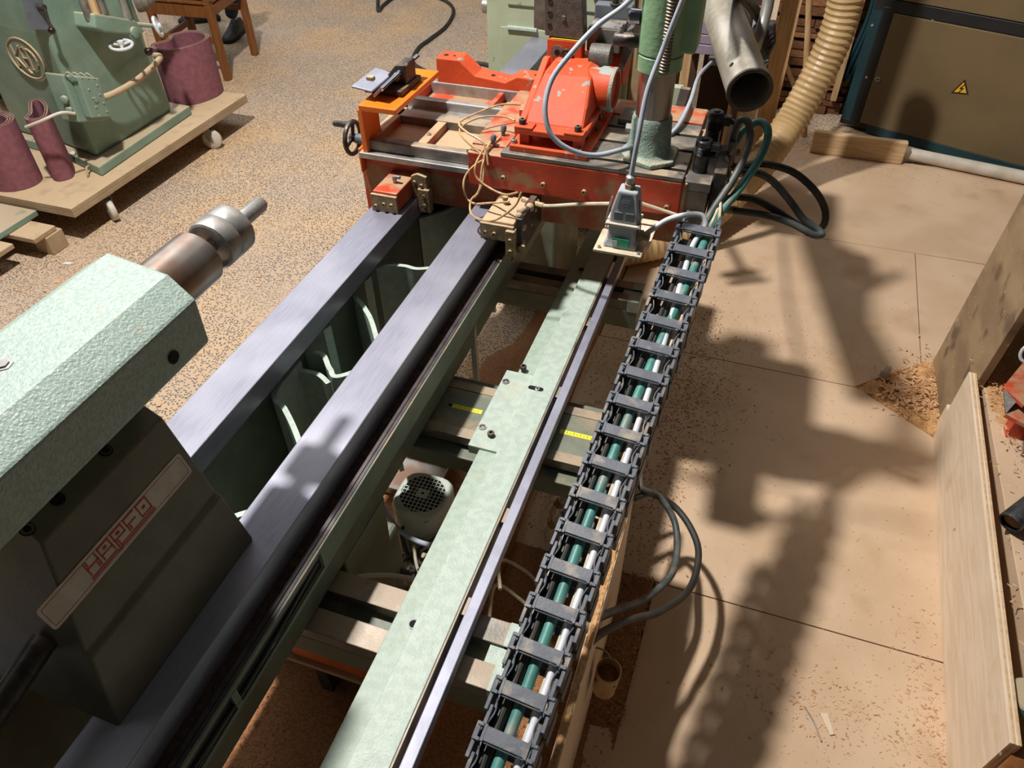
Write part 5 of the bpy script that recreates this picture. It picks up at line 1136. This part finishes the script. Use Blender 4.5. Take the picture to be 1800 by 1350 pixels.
# sanding belts: thin bands standing on the dolly
def belt(nm, label, pts, z0, z1, t=.003, turns=4, n=6):
    root = thing(nm, label, 'sanding belt', (pts[0][0], pts[0][1], z0), group=None)
    P3 = [Vector((p[0], p[1], 0)) for p in pts]; c = sum(P3, Vector()) / len(P3); M = len(P3)
    for k in range(turns):
        q = []
        for i in range(M):
            p0, p1, p2, p3 = P3[i - 1], P3[i], P3[(i + 1) % M], P3[(i + 2) % M]
            for s in range(n):
                u = s / n; q.append(.5 * ((2 * p1) + (p2 - p0) * u + (2 * p0 - 5 * p1 + 4 * p2 - p3) * u * u + (3 * p1 - p0 - 3 * p2 + p3) * u ** 3))
        L = len(q); sgn = 1 if sum((q[i].x * q[(i + 1) % L].y - q[(i + 1) % L].x * q[i].y) for i in range(L)) > 0 else -1
        off = []
        for i in range(L):
            tt = (q[(i + 1) % L] - q[i - 1]).normalized(); nn_ = Vector((-tt.y, tt.x, 0)) * sgn; off.append((q[i], nn_))
        o0 = k * t * 1.9; m = MB(); m.cur = 0
        A_ = [(p + n_ * o0) for p, n_ in off]; B_ = [(p + n_ * (o0 + t)) for p, n_ in off]
        zz = z1 - .003 * (k % 2) ; vs = [(p.x, p.y, z) for z in (z0, zz) for p in A_ + B_]
        fo = [(i, (i + 1) % L, 2 * L + (i + 1) % L, 2 * L + i) for i in range(L)]; fi = [(L + i, L + (i + 1) % L, 3 * L + (i + 1) % L, 3 * L + i) for i in range(L)]
        ft = [(2 * L + i, 2 * L + (i + 1) % L, 3 * L + (i + 1) % L, 3 * L + i) for i in range(L)]
        m.add(vs, fo); m.cur = 1; m.f += [tuple(f) for f in fi + ft]; m.mi += [0] * len(fi) + [1] * len(ft)
        m.build('belt_layer', ['belt', 'belt_back'], root, smooth=True)
    return root
def ring_pts(cx, cy, rx, ry, a0=0, n=12): return [(cx + rx * math.cos(2 * math.pi * k / n + a0), cy + ry * math.sin(2 * math.pi * k / n + a0)) for k in range(n)]
belt('sanding_belt', 'wide dusky red sanding belt roll at the front left corner of the dolly', ring_pts(-3.135, 2.18, .115, .10), .171, .45, turns=6)
belt('sanding_belt', 'narrow folded dusky red sanding belt right of the wide roll', [(-2.945, 2.235), (-2.915, 2.275), (-2.935, 2.32), (-3.00, 2.385), (-3.08, 2.43), (-3.11, 2.40), (-3.07, 2.35), (-3.01, 2.29), (-2.99, 2.245)], .171, .455, turns=3)
belt('sanding_belt', 'large plum coloured sanding belt roll behind the green machine by the chair', [(-2.86, 3.22), (-2.845, 3.30), (-2.87, 3.38), (-2.94, 3.43), (-3.03, 3.42), (-3.08, 3.34), (-3.05, 3.26), (-3.08, 3.19), (-3.05, 3.14), (-2.97, 3.12), (-2.90, 3.15)], .171, .455, turns=4)
# pallet with green board lower left
pa = thing('wood_pallet', 'rough grey pallet corner at the left edge in front of the dolly', 'pallet', (-3.0, 1.95, 0))
MB().box(-2.86, -2.775, 1.93, 2.02, 0, .085).build('pallet_block', 'ply_dusty', pa, .004)
MB().box(-3.6, -2.78, 1.88, 2.0, .086, .108).build('pallet_slat', 'ply_dusty', pa, .003)
MB().box(-3.6, -2.84, 1.72, 1.83, .086, .108).build('pallet_slat', 'ply_dusty', pa, .003)
MB().box(-3.45, -3.36, 1.75, 2.0, 0, .085).build('pallet_block', 'ply_dusty', pa, .004)
gp_ = MB().prism([(-3.7, 1.75), (-2.91, 1.75 + .06), (-2.91, 2.045), (-3.7, 2.045)], 'z', .109, .135).build('green_board', 'green_old', None, .003)
tag(gp_, 'dusty mint green board lying on the pallet at the left edge', 'board')
tag(MB().prism([(-2.70, 1.885), (-2.66, 1.89), (-2.645, 1.91), (-2.68, 1.905)], 'z', .001, .004).build('paper_scrap', 'label_white', None), 'small white paper scrap on the floor below the pallet', 'scrap')

# ================================================================== CHAIR AND PERSON
ch = thing('wooden_chair', 'brown wooden chair with grey cushion at the top left', 'chair', (-3.45, 4.1, 0))
LG = [(-3.245, 3.885), (-3.335, 4.325), (-3.66, 3.86), (-3.74, 4.26)]
for i, (x, y) in enumerate(LG): MB().box(x - .020, x + .020, y - .020, y + .020, 0, .44 if i != 0 and i != 2 else .44).build('leg', 'wood_chair', ch, .004)
def bar(a, b, z, h=.018, w=.011):
    a = Vector((*a, z)); b = Vector((*b, z)); d = (b - a).normalized(); return MB().obox((a + b) / 2, d, d.cross(Vector((0, 0, 1))), (0, 0, 1), (b - a).length / 2 - .018, w, h).build('rail', 'wood_chair', ch, .002)
bar(LG[0], LG[2], .40, .035); bar(LG[1], LG[3], .40, .03); bar(LG[0], LG[1], .40, .03); bar(LG[2], LG[3], .40, .03); bar(LG[0], LG[2], .235, .017); bar(LG[1], LG[3], .30, .017); bar(LG[2], LG[3], .2, .017)
MB().prism([(-3.225, 3.865), (-3.315, 4.345), (-3.76, 4.28), (-3.68, 3.84)], 'z', .44, .455).build('seat', 'wood_chair', ch, .004)
tag(MB().prism([(-3.24, 3.88), (-3.33, 4.32), (-3.73, 4.26), (-3.66, 3.87)], 'z', .456, .50).build('seat_cushion', 'cushion', None, .02, seg=3), 'grey fluffy cushion on the wooden chair seat', 'cushion')
for i in (0, 2): MB().box(LG[i][0] - .02, LG[i][0] + .02, LG[i][1] - .02, LG[i][1] + .02, .455, .92).build('back_post', 'wood_chair', ch, .004)
MB().obox((-3.452, 3.872, .82), (1, .06, 0), (-.06, 1, 0), (0, 0, 1), .185, .010, .05).build('back_rest', 'wood_chair', ch, .003)
# seated person: jeans and work shoes show below the seat
pe = thing('person', 'person seated on the wooden chair in blue jeans and dark work shoes', 'person', (-3.6, 4.3, 0))
def skin(nm, verts, edges, rad, mt, parent, lv=2):
    me = bpy.data.meshes.new(nm); me.from_pydata(verts, edges, []); o = bpy.data.objects.new(nm, me); COL.objects.link(o); me.materials.append(MATS[mt])
    o.parent = parent; o.matrix_parent_inverse = world_of(parent).inverted()
    md = o.modifiers.new('skin', 'SKIN'); md.use_smooth_shade = True
    for v, r in zip(me.skin_vertices[0].data, rad): v.radius = (r, r) if not isinstance(r, tuple) else r
    me.skin_vertices[0].data[0].use_root = True
    s = o.modifiers.new('sub', 'SUBSURF'); s.levels = lv; s.render_levels = lv
    return o
S0 = (-3.50, 4.03, .60)   # pelvis
V = [S0, (-3.50, 3.98, .80), (-3.50, 3.98, 1.0), (-3.50, 4.0, 1.12), (-3.50, 4.02, 1.20),
     (-3.40, 4.05, .58), (-3.40, 4.46, .56), (-3.70, 4.63, .12), (-3.58, 4.05, .58), (-3.62, 4.40, .57), (-4.02, 4.78, .12),
     (-3.34, 4.0, 1.08), (-3.26, 4.10, .85), (-3.34, 4.32, .74), (-3.66, 4.0, 1.08), (-3.74, 4.10, .85), (-3.66, 4.32, .74)]
Ed = [(0, 1), (1, 2), (2, 3), (3, 4), (0, 5), (5, 6), (6, 7), (0, 8), (8, 9), (9, 10), (3, 11), (11, 12), (12, 13), (3, 14), (14, 15), (15, 16)]
Rd = [.13, .12, .14, .10, .05, .085, .065, .045, .085, .065, .045, .06, .045, .032, .06, .045, .032]
skin('body', V, Ed, Rd, 'jeans', pe)
skin('shirt', [(-3.50, 3.99, .66), (-3.50, 3.98, .85), (-3.50, 3.98, 1.0), (-3.50, 4.0, 1.13), (-3.33, 4.0, 1.09), (-3.25, 4.10, .85), (-3.33, 4.30, .75), (-3.67, 4.0, 1.09), (-3.75, 4.10, .85), (-3.67, 4.30, .75)], [(0, 1), (1, 2), (2, 3), (3, 4), (4, 5), (5, 6), (3, 7), (7, 8), (8, 9)], [.145, .14, .155, .09, .075, .055, .042, .075, .055, .042], 'shirt', pe)
skin('head', [(-3.50, 4.02, 1.17), (-3.50, 4.03, 1.25), (-3.50, 4.04, 1.34), (-3.50, 4.03, 1.42), (-3.50, 4.13, 1.315)], [(0, 1), (1, 2), (2, 3), (2, 4)], [.055, .06, .085, .07, .018], 'skin', pe)
MB().ball((-3.50, 4.01, 1.385), .098, 16).build('hair', 'hair', pe, smooth=True)
for s in (-1, 1):
    MB().ball((-3.50 + s * .03, 4.115, 1.36), .010, 8).build('eye', 'label_white', pe, smooth=True)
    MB().ball((-3.50 + s * .085, 4.03, 1.34), .020, 8).build('ear', 'skin', pe, smooth=True)
    h0 = Vector((-3.50 + s * .165, 4.33, .735))
    hd_ = skin('hand', [tuple(h0 - Vector((0, .05, -.01))), tuple(h0), tuple(h0 + Vector((0, .045, -.01)))], [(0, 1), (1, 2)], [(.024, .02), (.036, .016), (.034, .014)], 'skin', pe)
    for f in range(4):
        fx0 = h0 + Vector((-.027 + .018 * f, .05, -.010)); L_ = (.06, .07, .066, .052)[f]
        skin('finger', [tuple(fx0), tuple(fx0 + Vector((0, L_ * .5, -.006))), tuple(fx0 + Vector((0, L_ * .9, -.03)))], [(0, 1), (1, 2)], [.009, .0085, .0075], 'skin', hd_, 1)
    skin('thumb', [tuple(h0 + Vector((-s * .03, -.01, 0))), tuple(h0 + Vector((-s * .052, .02, -.01))), tuple(h0 + Vector((-s * .05, .05, -.02)))], [(0, 1), (1, 2)], [.012, .0105, .009], 'skin', hd_, 1)
def shoe(hx, hy, ang):
    d = Vector((math.cos(ang), math.sin(ang), 0)); s = Vector((-d.y, d.x, 0)); h = Vector((hx, hy, 0))
    secs = []
    for (t, w_, z1_) in ((-.055, .026, .07), (-.04, .036, .095), (.0, .04, .105), (.06, .042, .092), (.12, .048, .068), (.18, .047, .052), (.215, .032, .040), (.228, .014, .028)):
        c = h + d * t; secs.append([c - s * w_ + Vector((0, 0, .018)), c + s * w_ + Vector((0, 0, .018)), c + s * w_ * .95 + Vector((0, 0, z1_ * .6)), c + s * w_ * .5 + Vector((0, 0, z1_)), c - s * w_ * .5 + Vector((0, 0, z1_)), c - s * w_ * .95 + Vector((0, 0, z1_ * .6))])
    o = loft('work_shoe', secs, 'boot', pe, .006)
    ss = []
    for (t, w_) in ((-.062, .030), (-.04, .042), (.06, .046), (.12, .053), (.19, .050), (.225, .034), (.238, .014)):
        c = h + d * t; ss.append([c - s * w_, c + s * w_, c + s * w_ + Vector((0, 0, .024)), c - s * w_ + Vector((0, 0, .024))])
    loft('sole', ss, 'sole', o, .002)
    for k in range(4): c = h + d * (.045 + .022 * k) + Vector((0, 0, .098 - .012 * k)); MB().tube([c - s * .022, c + Vector((0, 0, .004)), c + s * .022], .0028, 6).build('lace', 'sole', o, smooth=True)
shoe(-3.70, 4.68, -1.35); shoe(-4.06, 4.86, -2.6)
# boards and dark clutter behind the green machine
dk = thing('storage_shelf', 'dark brown wooden crate behind the old green machine', 'crate', (-4.4, 3.3, 0))
MB().box(-4.9, -3.75, 2.9, 3.3, .172, 1.0).build('crate_side', 'brown_panel', dk, .004)
MB().box(-4.9, -3.76, 2.88, 2.9, .25, .34).build('crate_slat', 'wood_chair', dk, .002)
MB().box(-4.9, -3.76, 2.88, 2.9, .45, .54).build('crate_slat', 'wood_chair', dk, .002)
